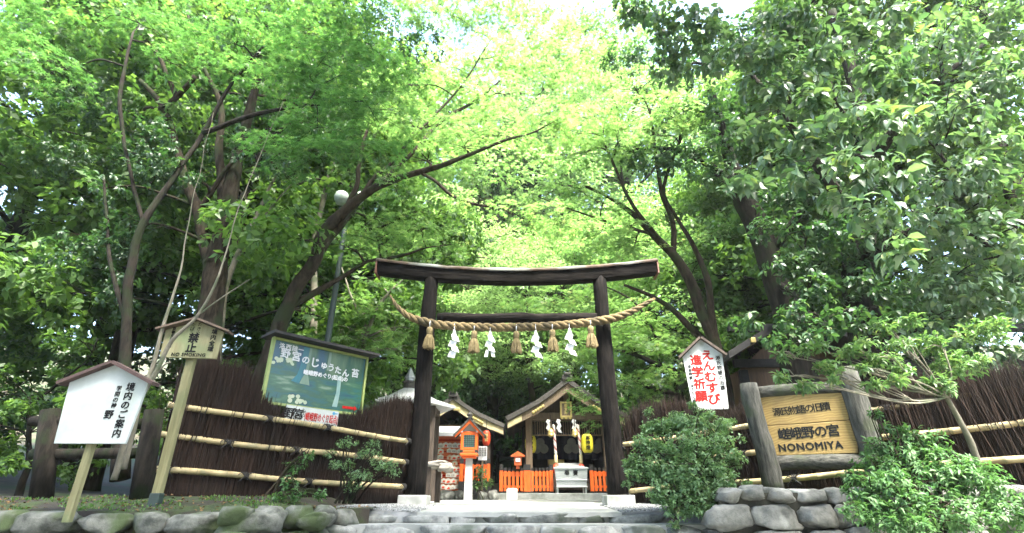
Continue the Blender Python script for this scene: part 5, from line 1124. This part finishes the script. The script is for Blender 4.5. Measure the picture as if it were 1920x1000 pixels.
# --- maple leaning in from the right
tree('maple_tree', 'maple with a slanting trunk between the gate and the white prayer sign',
     [[*L3([(1375, 830, 10.6, .18), (1345, 660, 10.6, .135), (1318, 590, 10.6, .125), (1290, 520, 10.6, .115), (1262, 478, 10.6, .1), (1225, 440, 10.6, .085), (1185, 400, 10.5, .062), (1150, 375, 10.4, .042), (1100, 350, 10.3, .035)])],
      L3([(1262, 478, 10.6, .07), (1262, 420, 10.5, .06), (1240, 360, 10.3, .05), (1230, 290, 10, .04), (1220, 220, 9.6, .028)]),
      L3([(1240, 455, 10.6, .06), (1190, 390, 10.2, .045), (1160, 330, 10, .035), (1130, 260, 9.8, .025)]),
      L3([(1345, 660, 10.6, .09), (1335, 600, 10.5, .08), (1325, 520, 10.3, .066), (1300, 460, 10.2, .052), (1270, 410, 10.0, .038), (1245, 350, 9.8, .04), (1290, 230, 9.4, .025)]),
      L3([(1345, 660, 10.8, .1), (1300, 620, 10.8, .075), (1260, 580, 10.8, .06), (1220, 555, 10.8, .045), (1170, 535, 10.8, .03)]),
      L3([(1225, 440, 10.6, .04), (1150, 420, 10.4, .03), (1090, 400, 10.2, .02), (1010, 370, 10, .01)])],
     [(px + J(14), py + J(10), Y, r, .22) for px, py, Y, r in ((1180, 165, 9.4, .6), (1230, 150, 9.4, .5), (1215, 195, 9.2, .6), (1260, 205, 9.0, .5), (1300, 175, 9.0, .5), (1345, 160, 8.8, .45), (1290, 225, 9, .5), (1160, 215, 9.5, .6), (1110, 235, 9.7, .6), (1170, 260, 9.4, .6), (1230, 250, 9.2, .5), (1060, 265, 9.8, .6), (1100, 290, 9.9, .5), (1050, 300, 10, .5), (1080, 100, 11.5, .9), (1140, 60, 12, 1.0), (1150, -10, 12, 1.0), (1110, 15, 12, .8), (1230, -10, 11.5, .9), (1260, 60, 11, .8), (1200, 90, 11.5, .9), (1140, 120, 11, .8), (1090, 170, 10.8, .7), (1180, 420, 10.4, .5), (1120, 430, 10.3, .55), (1060, 410, 10.2, .5), (1130, 370, 10.2, .5), (1020, 360, 10.2, .5), (1200, 470, 10.6, .5), (1080, 350, 10.2, .5), (1150, 460, 10.6, .5))],
     'maple', M['maple_lime'], M['bark'], size=.062)
tree('maple_tree', 'young maple hanging lime sprays over the gold plaque of the shrine hall',
     [[(3.9, 13.2, gz(13.2), .14), *L3([(1272, 720, 13.2, .11), (1240, 690, 13, .08), (1190, 665, 12.8, .05), (1120, 650, 12.6, .025), (1060, 640, 12.5, .012)])],
      L3([(1272, 740, 13.2, .07), (1225, 730, 13, .045), (1180, 715, 12.8, .03), (1120, 720, 12.6, .015)]),
      L3([(1240, 690, 13, .05), (1225, 620, 13, .04), (1180, 560, 12.8, .025), (1090, 520, 12.6, .012)])],
     [(px + J(8), py + J(6), Y, r, .22) for px, py, Y, r in ((1050, 665, 12.4, .45), (1085, 640, 12.5, .5), (1130, 650, 12.6, .5), (1100, 700, 12.4, .45), (1070, 735, 12.3, .35), (1110, 745, 12.4, .45), (1140, 700, 12.6, .5), (1090, 770, 12.3, .35), (1130, 780, 12.4, .4), (1190, 660, 12.8, .6), (1180, 720, 12.8, .6), (1230, 640, 13, .7), (1240, 700, 13, .6), (1190, 610, 12.9, .6), (1130, 590, 12.8, .6), (1060, 600, 12.7, .5), (1110, 540, 12.8, .6), (1190, 560, 12.9, .6), (1040, 555, 12.8, .6), (1220, 750, 13, .5), (1180, 770, 12.9, .4), (980, 560, 13, .5), (1000, 600, 13, .4), (1200, 640, 12.4, .5), (1245, 590, 12.6, .5), (1265, 660, 12.6, .5), (1215, 690, 12.3, .45), (1170, 630, 12.4, .4), (1225, 730, 12.4, .4))],
     'maple', M['maple_lime'], M['bark_dark'], size=.065)
tree('maple_tree', 'slim maple with pale yellow-green leaves between the billboard and the gate pillar',
     [[*L3([(668, 800, 10.6, .07), (672, 700, 10.6, .06), (690, 620, 10.6, .05), (720, 560, 10.6, .035), (760, 520, 10.6, .015)])], L3([(690, 620, 10.6, .035), (660, 560, 10.6, .025), (640, 500, 10.6, .012)])],
     [(px, py, Y, r, .25) for px, py, Y, r in ((700, 590, 10.6, .5), (740, 620, 10.4, .45), (690, 640, 10.4, .45), (730, 660, 10.3, .4), (760, 580, 10.6, .45), (650, 570, 10.8, .5), (715, 540, 10.8, .5), (665, 620, 10.5, .4), (640, 640, 10.8, .4))],
     'maple', M['maple_lime'], M['bark_pale'], size=.085, dens=.8)
# --- the big glossy evergreen on the right
gl = [(1500, 30, 6.2, .55), (1590, 50, 6, .55), (1670, 40, 6, .55), (1420, 50, 6.6, .55), (1330, 50, 7.2, .6), (1260, 35, 7.6, .6), (1190, 25, 8, .6), (1380, 115, 6.8, .5), (1460, 105, 6.2, .5), (1550, 115, 5.8, .5), (1640, 130, 5.6, .5), (1690, 170, 5.6, .45), (1540, 185, 5.8, .45), (1460, 180, 6.2, .45), (1600, 220, 5.5, .45), (1680, 240, 5.4, .4), (1430, 240, 6.2, .4), (1510, 255, 5.8, .45), (1410, 150, 6.6, .4), (1390, 345, 5.9, .35), (1440, 300, 6, .35), (1580, 300, 5.4, .4), (1660, 320, 5.3, .4), (1500, 330, 5.8, .3), (1640, 390, 5.4, .35), (1690, 460, 5.3, .3), (1560, 370, 5.8, .3), (1320, 110, 7.4, .5), (1280, 90, 7.8, .5), (1250, 130, 8.2, .5)]
dk = [(1520, 430, 7.6, .6), (1600, 440, 7.4, .6), (1680, 430, 7.2, .6), (1460, 500, 7.8, .45), (1520, 540, 7.6, .5), (1590, 540, 7.6, .5), (1660, 540, 7.2, .5), (1430, 430, 8, .4), (1480, 590, 7.2, .42), (1530, 620, 7, .38), (1450, 640, 7, .3), (1580, 600, 7.0, .4), (1400, 610, 7.6, .3), (1640, 600, 7, .4), (1380, 250, 8.6, .7), (1300, 280, 9, .6), (1240, 300, 9.4, .6), (1340, 200, 8.8, .7), (1270, 210, 9.4, .6), (1450, 370, 8.2, .6), (1340, 330, 8.8, .6), (1550, 280, 7.8, .8), (1650, 250, 7.6, .8), (1490, 160, 8.2, .9), (1590, 130, 8, .9), (1390, 80, 8.8, .9), (1290, 140, 9.6, .8), (1180, 290, 9.8, .5), (1170, 100, 10.5, .8), (1210, 160, 10, .7), (1500, 350, 7.8, .7), (1600, 350, 7.6, .7), (1680, 350, 7.4, .7), (1550, 500, 7.8, .6), (1640, 480, 7.6, .6)]
out_ = [(1760, 80, 6, .7), (1780, 220, 5.6, .6), (1850, 150, 6, .8), (1800, 340, 6, .6), (1880, 300, 6, .7), (1760, 420, 6.2, .6), (1850, 450, 6.4, .7), (1780, 530, 6.6, .6), (1880, 560, 6.6, .6), (1850, 30, 6.4, .8), (1760, 620, 6.8, .5), (1860, 660, 6.8, .5)]
tree('evergreen_tree', 'big evergreen with glossy pale-lit oval leaves over the carved name board',
     [[(5.3, 7.9, 1.1, .36), *L3([(1660, 760, 7.9, .33), (1630, 640, 7.9, .28), (1612, 540, 7.9, .25), (1605, 430, 7.9, .22), (1620, 300, 7.8, .17), (1600, 150, 7.6, .12), (1560, 20, 7.4, .07)])],
      L3([(1605, 430, 7.9, .12), (1560, 350, 7.4, .1), (1500, 260, 7, .07), (1440, 180, 6.8, .05), (1370, 90, 7, .03)]),
      L3([(1620, 330, 7.8, .1), (1680, 240, 7, .08), (1750, 160, 6.4, .05), (1850, 80, 6.2, .03)]),
      L3([(1612, 500, 7.9, .08), (1690, 440, 7, .06), (1790, 430, 6.4, .04), (1880, 480, 6.4, .02)]),
      L3([(1600, 250, 7.8, .08), (1560, 180, 6.8, .06), (1540, 90, 6.4, .04)])],
     [(x + J(10), y + J(8), Y * .74, r * .74, r * .36, 1.15) for x, y, Y, r in gl] + [(x, y, Y, r, r * .6) for x, y, Y, r in out_],
     'whorl', M['glossy'], M['bark_dark'], size=.132, dens=1.05, tw=7, nl=7, droop=.75)
tree('evergreen_tree', 'dark evergreen with a black bent trunk rising above the dark hall roof',
     [[(4.9, 9.6, 1.1, .3), *L3([(1490, 660, 9.6, .27), (1465, 560, 9.6, .25), (1440, 480, 9.6, .24), (1418, 420, 9.6, .25), (1392, 365, 9.5, .22), (1375, 320, 9.4, .15), (1350, 230, 9.2, .1), (1320, 120, 9, .06)])],
      L3([(1392, 365, 9.5, .1), (1330, 310, 9.4, .08), (1260, 280, 9.4, .05), (1190, 280, 9.6, .03)]),
      L3([(1440, 480, 9.6, .1), (1500, 400, 9, .08), (1560, 300, 8.4, .05), (1600, 180, 8, .03)]),
      L3([(1455, 530, 9.6, .07), (1500, 560, 8.6, .05), (1530, 600, 7.6, .03), (1590, 580, 7.2, .02)])],
     [(x + J(10), y + J(8), Y, r, r * .6) for x, y, Y, r in dk],
     'whorl', M['ever'], M['bark_dark'], size=.115, dens=1.0, tw=4, nl=8)
# --- bare pale stems by the signs
def stems(label, lines, r=.02):
    root = thing('bare_sapling', Vector(L3([lines[0][0]])[0][:3]), label, 'sapling', 'bare pale stems by the no-smoking sign'); mb = MB()
    for l in lines: limb(mb, L3(l), .03, 7, .05)
    mb.build('stem', M['bark_pale'], root, smooth=True); return root
stems('pale bare stem passing in front of the no-smoking sign', [[(213, 900, 5.45, .03), (250, 780, 5.4, .026), (290, 700, 5.4, .023), (320, 640, 5.4, .021), (365, 595, 5.4, .017), (400, 540, 5.4, .014), (425, 470, 5.4, .008), (470, 330, 5.4, .005), (530, 190, 5.4, .002)], [(366, 594, 5.4, .01), (390, 575, 5.4, .008), (430, 548, 5.4, .006), (470, 525, 5.4, .003)]])
stems('pale bare stem rising behind the edge of the white guide sign', [[(232, 880, 5.6, .028), (265, 745, 5.6, .026), (292, 660, 5.6, .022), (312, 590, 5.6, .018), (335, 520, 5.6, .012), (350, 440, 5.6, .007), (372, 330, 5.6, .004), (400, 210, 5.6, .002)], [(262, 752, 5.6, .014), (300, 690, 5.6, .01), (318, 680, 5.6, .006)]])
stems('thin pale trunk with peeling bark in the leaves left of the lamp post', [[(585, 720, 11, .09), (590, 560, 11, .08), (588, 470, 11, .07), (600, 400, 11, .065), (612, 350, 11, .06), (635, 270, 11, .04)], [(600, 400, 11, .03), (570, 440, 11, .02), (555, 480, 11, .015)]])
stems('slim grey stem leaning right beside the forked evergreen', [[(405, 760, 9.6, .07), (420, 560, 9.6, .06), (445, 480, 9.6, .055), (475, 420, 9.6, .04), (505, 350, 9.6, .03), (540, 300, 9.6, .015)], [(445, 480, 9.6, .03), (500, 400, 9.5, .02), (560, 330, 9.4, .01)]])
# --- shrubs
def shrub(name, label, base, pads, lm, size, dens, nl, droop=.2, tmpl='whorl', ns=2, bark='bark', upb=.6, group=None, sr=.016, fork=None):
    root = thing(name, base, label, 'shrub', group); mb = MB(); arr = []; base = Vector(base)
    if fork is not None:
        fk = Vector(fork); m_ = base.lerp(fk, .5) + Vector((.06, 0, -.05)); tp = smooth_path([(*base, .035), (*m_, .03), (*fk, .022)], 6); mb.tube([p[:3] for p in tp], [p[3] for p in tp], 7, rough=.15); base = fk
    for (c, rx, rz) in pads:
        c = Vector(c)
        for k in range(ns if random.random() < .6 or ns > 1 else 0):
            e = c + Vector((J(rx * .6), J(rx * .6), J(rz * .4))); s = base + Vector((J(.12), J(.12), 0)) * (1 if fork is None else .15); m_ = s.lerp(e, .45) + (Vector((J(.05), J(.05), .12 * (e - s).length)) if fork is None else Vector((J(.1), J(.1), J(.12) - .03)))
            tp = smooth_path([(*s, sr), (*m_, sr * .7), (*e, .004)], 5); mb.tube([p[:3] for p in tp], [p[3] for p in tp], 5, cap=False)
            for q in range(4):
                f = Vector(tp[random.randrange(5, len(tp))][:3]); e2 = c + Vector((J(rx), J(rx), J(rz))); mb.tube([f, f.lerp(e2, .5) + Vector((0, 0, .03)), e2], [.006, .005, .002], 4, cap=False)
        arr.append(whorl_pad(c, (rx, rx * .9, rz), max(5, int(dens * rx * rx)), nl, size, droop, .07, upb))
    mb.build('stems', M[bark], root, smooth=True); C, D, N, S = cat(arr)
    leafmesh('foliage', C, D, N, S, {'whorl': OVAL, 'narrow': NARROW, 'dia': DIA}[tmpl], lm, root); return root
pp = lambda l: [(P(x, y, Y), r, r * k) for x, y, Y, r, k in l]
shrub('round_shrub', 'rounded light green azalea shrub spilling over the step edge in front of the prayer sign', (2.05, 6.35, 1.0),
      pp([(1290, 795, 6.5, .26, .55), (1240, 800, 6.5, .2, .6), (1345, 800, 6.5, .2, .6), (1235, 840, 6.3, .22, .8), (1290, 840, 6.2, .28, .8), (1350, 840, 6.3, .24, .8), (1225, 880, 6.2, .2, .8), (1280, 885, 6.1, .28, .8), (1340, 885, 6.2, .24, .8), (1245, 920, 6.1, .2, .8), (1300, 925, 6.0, .24, .8), (1350, 915, 6.1, .2, .8), (1300, 955, 5.95, .17, .6), (1265, 950, 6.0, .14, .7), (1335, 950, 6.0, .15, .7), (1385, 925, 6.2, .1, .6), (1270, 780, 6.6, .14, .5), (1320, 775, 6.6, .14, .5), (1195, 865, 6.4, .17, .8), (1190, 890, 6.3, .13, .7), (1210, 830, 6.4, .17, .7), (1225, 800, 6.5, .16, .6), (1180, 870, 6.4, .08, .7), (1380, 860, 6.3, .12, .8), (1365, 790, 6.6, .1, .5), (1400, 905, 6.2, .07, .6), (1410, 945, 6.1, .05, .6), (1215, 770, 6.6, .07, .6), (1300, 758, 6.6, .08, .5), (1390, 820, 6.4, .06, .6), (1175, 905, 6.3, .06, .6), (1265, 980, 5.95, .07, .5), (1330, 975, 5.95, .06, .5)]), M['azalea'], .042, 2700, 7, .2)
shrub('azalea_shrub', 'loose dark-stemmed azalea in front of the bamboo rails under the billboard', (-2.05, 7.0, 1.0),
      pp([(690, 850, 7, .22, .4), (650, 830, 7, .16, .4), (720, 870, 6.9, .2, .45), (640, 870, 7, .2, .4), (680, 890, 6.9, .2, .4), (740, 885, 6.9, .12, .5), (620, 850, 7, .1, .5), (660, 910, 6.9, .14, .5), (700, 830, 7.1, .13, .4)]), M['azalea'], .03, 1500, 6, .1, bark='bark_dark')
shrub('fern_like_shrub', 'thin leafy sprig at the fence foot between no-smoking post and dark-stemmed azalea', (-2.75, 6.4, 1.0),
      pp([(555, 870, 6.4, .12, .8), (545, 905, 6.3, .12, .8), (575, 850, 6.4, .1, .7), (560, 925, 6.2, .1, .5), (530, 930, 6.1, .1, .4), (600, 925, 6.3, .1, .4)]), M['hydrangea'], .05, 900, 6, .2)
shrub('leafy_shrub', 'fresh green shrub with pointed leaves covering the wall end beside the name board', (3.75, 5.2, .9),
      pp([(1640, 880, 5.3, .22, .7), (1690, 850, 5.3, .22, .7), (1620, 920, 5.1, .2, .7), (1680, 915, 5.0, .26, .7), (1650, 960, 5, .22, .7), (1700, 975, 4.9, .24, .7), (1605, 960, 5.0, .14, .6), (1640, 835, 5.4, .15, .7), (1690, 810, 5.4, .15, .6), (1600, 890, 5.2, .12, .6), (1640, 775, 5.5, .07, .7), (1660, 800, 5.5, .09, .7), (1760, 880, 5.1, .3, .7), (1830, 900, 5.1, .3, .7), (1780, 960, 4.9, .3, .7), (1880, 960, 5, .3, .7), (1740, 830, 5.3, .2, .7)]), M['hydrangea'], .062, 1350, 7, .25, 'narrow')
root_ = shrub('andromeda_shrub', 'spreading shrub with pale whorled leaves on thin twigs, reaching over the name board', P(1840, 905, 5.45),
      pp([(1465, 665, 5.0, .09, .5), (1510, 655, 5.0, .11, .5), (1460, 705, 4.9, .09, .45), (1540, 648, 5, .1, .5), (1550, 685, 4.9, .15, .4), (1510, 722, 4.8, .12, .4), (1590, 660, 5, .14, .5), (1620, 640, 5, .13, .5), (1650, 670, 5, .16, .5), (1690, 645, 5.1, .14, .5), (1690, 690, 5.1, .14, .5), (1560, 712, 4.85, .09, .4), (1635, 720, 4.9, .09, .4), (1680, 710, 4.9, .1, .5), (1660, 610, 5.2, .12, .6), (1700, 600, 5.2, .12, .6), (1620, 690, 4.9, .1, .5), (1740, 640, 5.2, .2, .6), (1800, 680, 5.2, .25, .6), (1760, 720, 5.2, .2, .6), (1850, 620, 5.2, .25, .6)]), M['andromeda'], .07, 1000, 8, .2, 'narrow', ns=1, bark='bark_pale', sr=.011, fork=P(1775, 745, 5.25))
shrub('small_shrub', 'small bright shrub in front of the vermilion fence beside the white lantern post', (P(900, 915, 15.0).x, 15.0, gz(15)),
      pp([(900, 890, 15, .22, .9), (893, 910, 15, .2, .8), (912, 905, 15, .18, .8)]), M['andromeda'], .09, 500, 6, .2)
# ================================================================== the wood behind
def proto_tree(name, kind, lm, bark, H, z0, r, npad, size, dens, seed):
    random.seed(seed); root = bpy.data.objects.new(name, None); COL.objects.link(root); root.empty_display_size = .1
    mb = MB(); pts = limb(mb, [(0, 0, -.3, .02 * H + .02), (J(.15), J(.15), H * .25, .016 * H), (J(.4), J(.4), H * .55, .011 * H), (J(.5), J(.5), H * .8, .006 * H), (J(.5), J(.5), H * .97, .02)], .1, 9)
    arr = []; top = pts[-1][0]
    for i in range(npad):
        if kind == 'conifer':
            t = (i + random.random()) / npad; z = z0 + (H - z0) * t; q = r * (1.05 - t) * random.uniform(.55, 1.0); a = i * 2.4 + J(.4)
            c = Vector((math.cos(a) * q * .7, math.sin(a) * q * .7, z - q * .15)); rx = max(.35, q * .55); rz = rx * .28
        else:
            a = random.uniform(0, 6.283); t = random.random() ** .8; z = z0 + (H - z0) * t; q = r * math.sqrt(max(.05, 1 - (abs(t - .42) / .62) ** 2)) * math.sqrt(random.random())
            c = Vector((math.cos(a) * q, math.sin(a) * q, z)); rx = r * random.uniform(.24, .36); rz = rx * (.3 if kind == 'maple' else .55)
        tp = to_pad(mb, pts[:], c, .012 * H * .35, 3, (rx, rx, rz))
        if kind == 'maple': arr.append(maple_pad(c, (rx, rx, rz), int(dens * rx * rx), 18, size, .4))
        else: arr.append(whorl_pad(c, (rx, rx, rz), int(dens * rx * rx), 8, size, .5 if kind != 'conifer' else .9, .25))
    mb.build('trunk', bark, root, smooth=True); C, D, N, S = cat(arr); leafmesh('crown', C, D, N, S, DIA, lm, root)
    return root
pm = [proto_tree('maple_tree', 'maple', M['maple_far'], M['bark'], 11, 4.2, 4.0, 46, .115, 30, 5), proto_tree('maple_tree', 'maple', M['maple_lime'], M['bark'], 10, 3.4, 3.6, 44, .115, 30, 6)]
pb_ = [proto_tree('broadleaf_tree', 'broad', M['mid'], M['bark_dark'], 10, 1.6, 3.3, 56, .15, 90, 7), proto_tree('broadleaf_tree', 'broad', M['mid'], M['bark'], 12, 3.0, 3.8, 58, .16, 85, 8)]
pc = [proto_tree('conifer_tree', 'conifer', M['conifer'], M['bark_dark'], 17, 5.5, 2.8, 64, .2, 80, 9), proto_tree('conifer_tree', 'conifer', M['conifer'], M['bark_dark'], 19, 7.5, 2.6, 60, .2, 80, 10)]
pu = [proto_tree('understorey_tree', 'broad', M['ever'], M['bark_dark'], 4.2, .5, 1.9, 28, .14, 100, 12), proto_tree('understorey_tree', 'broad', M['mid'], M['bark_dark'], 3.4, .3, 1.6, 26, .13, 100, 13)]
used = set()
def put(pool, i, x, y, s, label, group=None, zoff=0):
    p = pool[i]; loc = (x, y, gh(x, y) + zoff); rz = (x * 7.3 + y * 3.1) % 6.283
    if p.name not in used:
        used.add(p.name); o = p; o.location = loc; o.rotation_euler = (0, 0, rz); o.scale = (s,) * 3; tag(o, label, 'tree', group)
    else: o = copy_tree(p, loc, rz, s, label, group)
    return o
G1 = 'lime maples behind the gate'; G2 = 'tall conifers behind the shrine'; G3 = 'broadleaf trees behind the signs'; G4 = 'low dark trees around the court'
put(pm, 0, -3.3, 19.0, 1.0, 'lime maple behind the gate, above the prayer hall roof', G1)
put(pm, 1, 2.6, 22.0, 1.1, 'lime maple behind the gate, rising right over the shrine hall ridge', G1)
put(pm, 0, -7.2, 21.5, 1.05, 'lime maple far behind the billboard and the lamp post', G1)
put(pm, 1, 6.2, 18.5, 1.1, 'lime maple behind the slanting grey trunk near the prayer sign', G1)
put(pm, 0, 9.4, 22.5, 1.1, 'lime maple seen through the gap beside the bent black trunk', G1)
put(pm, 1, -.3, 27.0, 1.25, 'pale lime maple farthest back, centred over the top beam of the gate', G1)
put(pm, 0, .8, 29, 2.3, 'tallest lime maple over the middle of the gate, its crown touching the top edge', G1)
put(pm, 1, -5.0, 27, 2.2, 'tall lime maple far behind the pavilion spire, crown high over the gate', G1)
put(pm, 0, 6.2, 27.5, 2.2, 'tall lime maple far behind the gate pillar on the offering box side', G1)
put(pm, 1, 5.6, 15.2, .8, 'lime maple between the shrine hall and the dark hall', G1)
put(pm, 0, .9, 20.6, .85, 'lime maple right behind the ridge of the shrine hall', G1)
put(pm, 1, -5.2, 15.2, .8, 'lime maple behind the leaning trunk, left of the pavilion roof', G1)
for k, (x, y, s, lb) in enumerate(((-4.0, 26, 1.0, 'tall dark conifer standing behind the pavilion spire'), (-1.6, 25, 1.05, 'tall dark conifer with a thick trunk between the two shrine roofs'), (-.2, 29, 1.1, 'tall slim conifer in the dark gap between the two shrine roofs'), (1.2, 27.5, 1.0, 'tall conifer right behind the slope of the shrine hall roof'), (3.6, 30, 1.1, 'tall conifer behind the ridge of the shrine hall'), (-7, 31, 1.1, 'tall conifer in the distance above the billboard roof'), (7.5, 30, 1.15, 'tall conifer in the distance above the prayer sign'), (-2.8, 33, 1.15, 'far conifer high on the slope above the prayer hall'), (-.9, 23.0, .85, 'nearest conifer trunk in the dark gap under the rope'))):
    put(pc, k % 2, x, y, s, lb, G2)
for k, (x, y, s, lb) in enumerate(((-6.6, 11.4, 1.15, 'leafy tree filling the space behind the forked evergreen trunk'), (-9.4, 12.5, 1.2, 'leafy tree behind the slim dark stem near the log post'), (-4.6, 13.6, 1.05, 'leafy tree behind the billboard and the leaning maple'), (-8.2, 16.5, 1.5, 'tall leafy tree far back over the no-smoking sign'), (-11.8, 10.5, 1.25, 'leafy tree far over on the street side of the white guide sign'), (-12.5, 15.5, 1.2, 'tall leafy tree at the back, on the street side of the guide sign'), (9.0, 13.5, 1.25, 'leafy tree behind the dark hall and the name board'), (11.5, 10.5, 1.25, 'leafy tree beyond the big glossy evergreen, away from the gate'), (8.2, 17.5, 1.15, 'tall leafy tree between the dark hall roof and the lime maples'), (13.5, 15.5, 1.2, 'tall leafy tree at the back beyond the dark hall'))):
    put(pb_, k % 2, x, y, s, lb, G3)
for k, (x, y, s, lb) in enumerate(((-2.6, 20.5, 1.0, 'low dark tree behind the prayer hall gable'), (-4.6, 17.5, .95, 'low pale-leaved tree behind the pavilion roof'), (-.6, 21, .9, 'low tree in the gap between the two shrine roofs'), (4.6, 18.2, 1.0, 'low tree behind the far end of the vermilion fence'), (4.1, 13.9, .7, 'low bush beside the hall post behind the dark gate pillar'), (-5.8, 10.4, .8, 'low bush behind the brushwood fence next to the log post'), (-3.9, 10.6, .7, 'low bush between the billboard and the leaning trunk'), (-7.8, 9.0, .8, 'low bush behind the log fence'), (7.6, 9.2, .8, 'low bush behind the brushwood fence, beyond the name board'), (1.6, 22.5, 1.0, 'low tree behind the shrine hall ridge'))):
    put(pu, k % 2, x, y, s, lb, G4)

for k, (x, y, s, lb) in enumerate(((-15, 12, 1.2, 'wide low tree at the far street-side end behind the guide sign'), (-12.5, 9.2, 1.1, 'low bush behind the street-side end of the log fence'), (-10, 9.4, 1.0, 'low bush between the log fence and the leafy trees'), (-17, 17, 1.8, 'tall low-branched bush far away on the street side'), (10.5, 8.6, 1.0, 'low bush beyond the end of the right brushwood fence'), (13.5, 9.5, 1.2, 'wide low bush far beyond the name board'), (16.5, 14, 1.8, 'big bush at the farthest edge beyond the dark hall'), (-6, 24, 1.6, 'dark bush on the slope behind the lamp post'), (-10.5, 24, 1.8, 'dark bush high on the slope behind the no-smoking sign'), (6.5, 24, 1.7, 'dark bush on the slope behind the slanting maple'), (11.5, 24, 1.9, 'dark bush on the slope behind the dark hall'), (0.2, 25.5, 1.5, 'dark bush on the slope between the two shrine roofs'))):
    put(pu, k % 2, x, y, s, lb, G4)

# unseen tall tree added behind the camera, its crown placed to shade the entrance
random.seed(31)
root = thing('broadleaf_tree', (-3.4, -2.2, .3), 'unseen tall spreading tree added on the street in front of the entrance to shade the steps', 'tree'); mb = MB()
pts = limb(mb, [(-3.4, -2.2, .2, .4), (-3.3, -2.1, 3, .3), (-3.0, -1.6, 6, .24), (-2.6, -.8, 9, .16), (-2.2, 0, 11.5, .08)], .1, 10)
arr = []
for i in range(60):
    a_ = random.uniform(0, 6.283); q = 5.6 * math.sqrt(random.random()); c = Vector((-1.3 + q * math.cos(a_) * 1.08, .9 + q * math.sin(a_) * .95, random.uniform(9.6, 13.5)))
    if (c.z - 1) < 1.264 * c.y + 1.6: c.z = 1.264 * c.y + 2.8
    to_pad(mb, pts[:], c, .05, 3, (1.2, 1.2, .4)); arr.append(whorl_pad(c, (1.3, 1.3, .5), 150, 8, .16, .4))
mb.build('trunk', M['bark'], root, smooth=True); C, D, N, S = cat(arr); leafmesh('crown', C, D, N, S, DIA, M['mid'], root)

for k, (x, y, s, lb) in enumerate(((-9, -7, 1.15, 'unseen tree added across the street, opposite the guide sign'), (-4.5, -8.5, 1.15, 'unseen tree added across the street, opposite the no-smoking sign'), (0.5, -9, 1.15, 'unseen tree added across the street, opposite the gate'), (5.5, -8.5, 1.15, 'unseen tree added across the street, opposite the prayer sign'), (10, -7, 1.15, 'unseen tree added across the street, opposite the name board'))):
    o = put(pb_, k % 2, x, y, s, lb, 'unseen trees added across the street')  # row out of view, added to block sky light from behind the camera

for k, (x, y, s, lb) in enumerate(((-3.2, 27.5, 2.0, 'broad dark bush far up the slope behind the prayer hall'), (2.6, 27, 2.0, 'broad dark bush far up the slope behind the shrine hall'), (-1.4, 30.5, 2.2, 'broad dark bush at the top of the slope between the roofs'), (5.6, 28.5, 2.2, 'broad dark bush far up the slope behind the slanting maple'), (-6.2, 28.5, 2.2, 'broad dark bush far up the slope behind the lamp post'), (0.8, 33, 2.6, 'broad dark bush at the farthest top of the slope'))):
    put(pu, k % 2, x, y, s, lb, G4)
mb = MB(); mb.box((0, 20, 14.5), (110, 90, 31)); hz = mb.build('haze', None); hz['kind'] = 'stuff'
hm = bpy.data.materials.new('haze'); hm.use_nodes = True; hn = hm.node_tree; hn.nodes.remove(hn.nodes['Principled BSDF'])
pv = hn.nodes.new('ShaderNodeVolumePrincipled'); pv.inputs['Color'].default_value = (.9, .95, .95, 1); pv.inputs['Density'].default_value = .0007; pv.inputs['Anisotropy'].default_value = .3
hn.links.new(pv.outputs[0], hn.nodes['Material Output'].inputs['Volume']); hz.data.materials.append(hm)
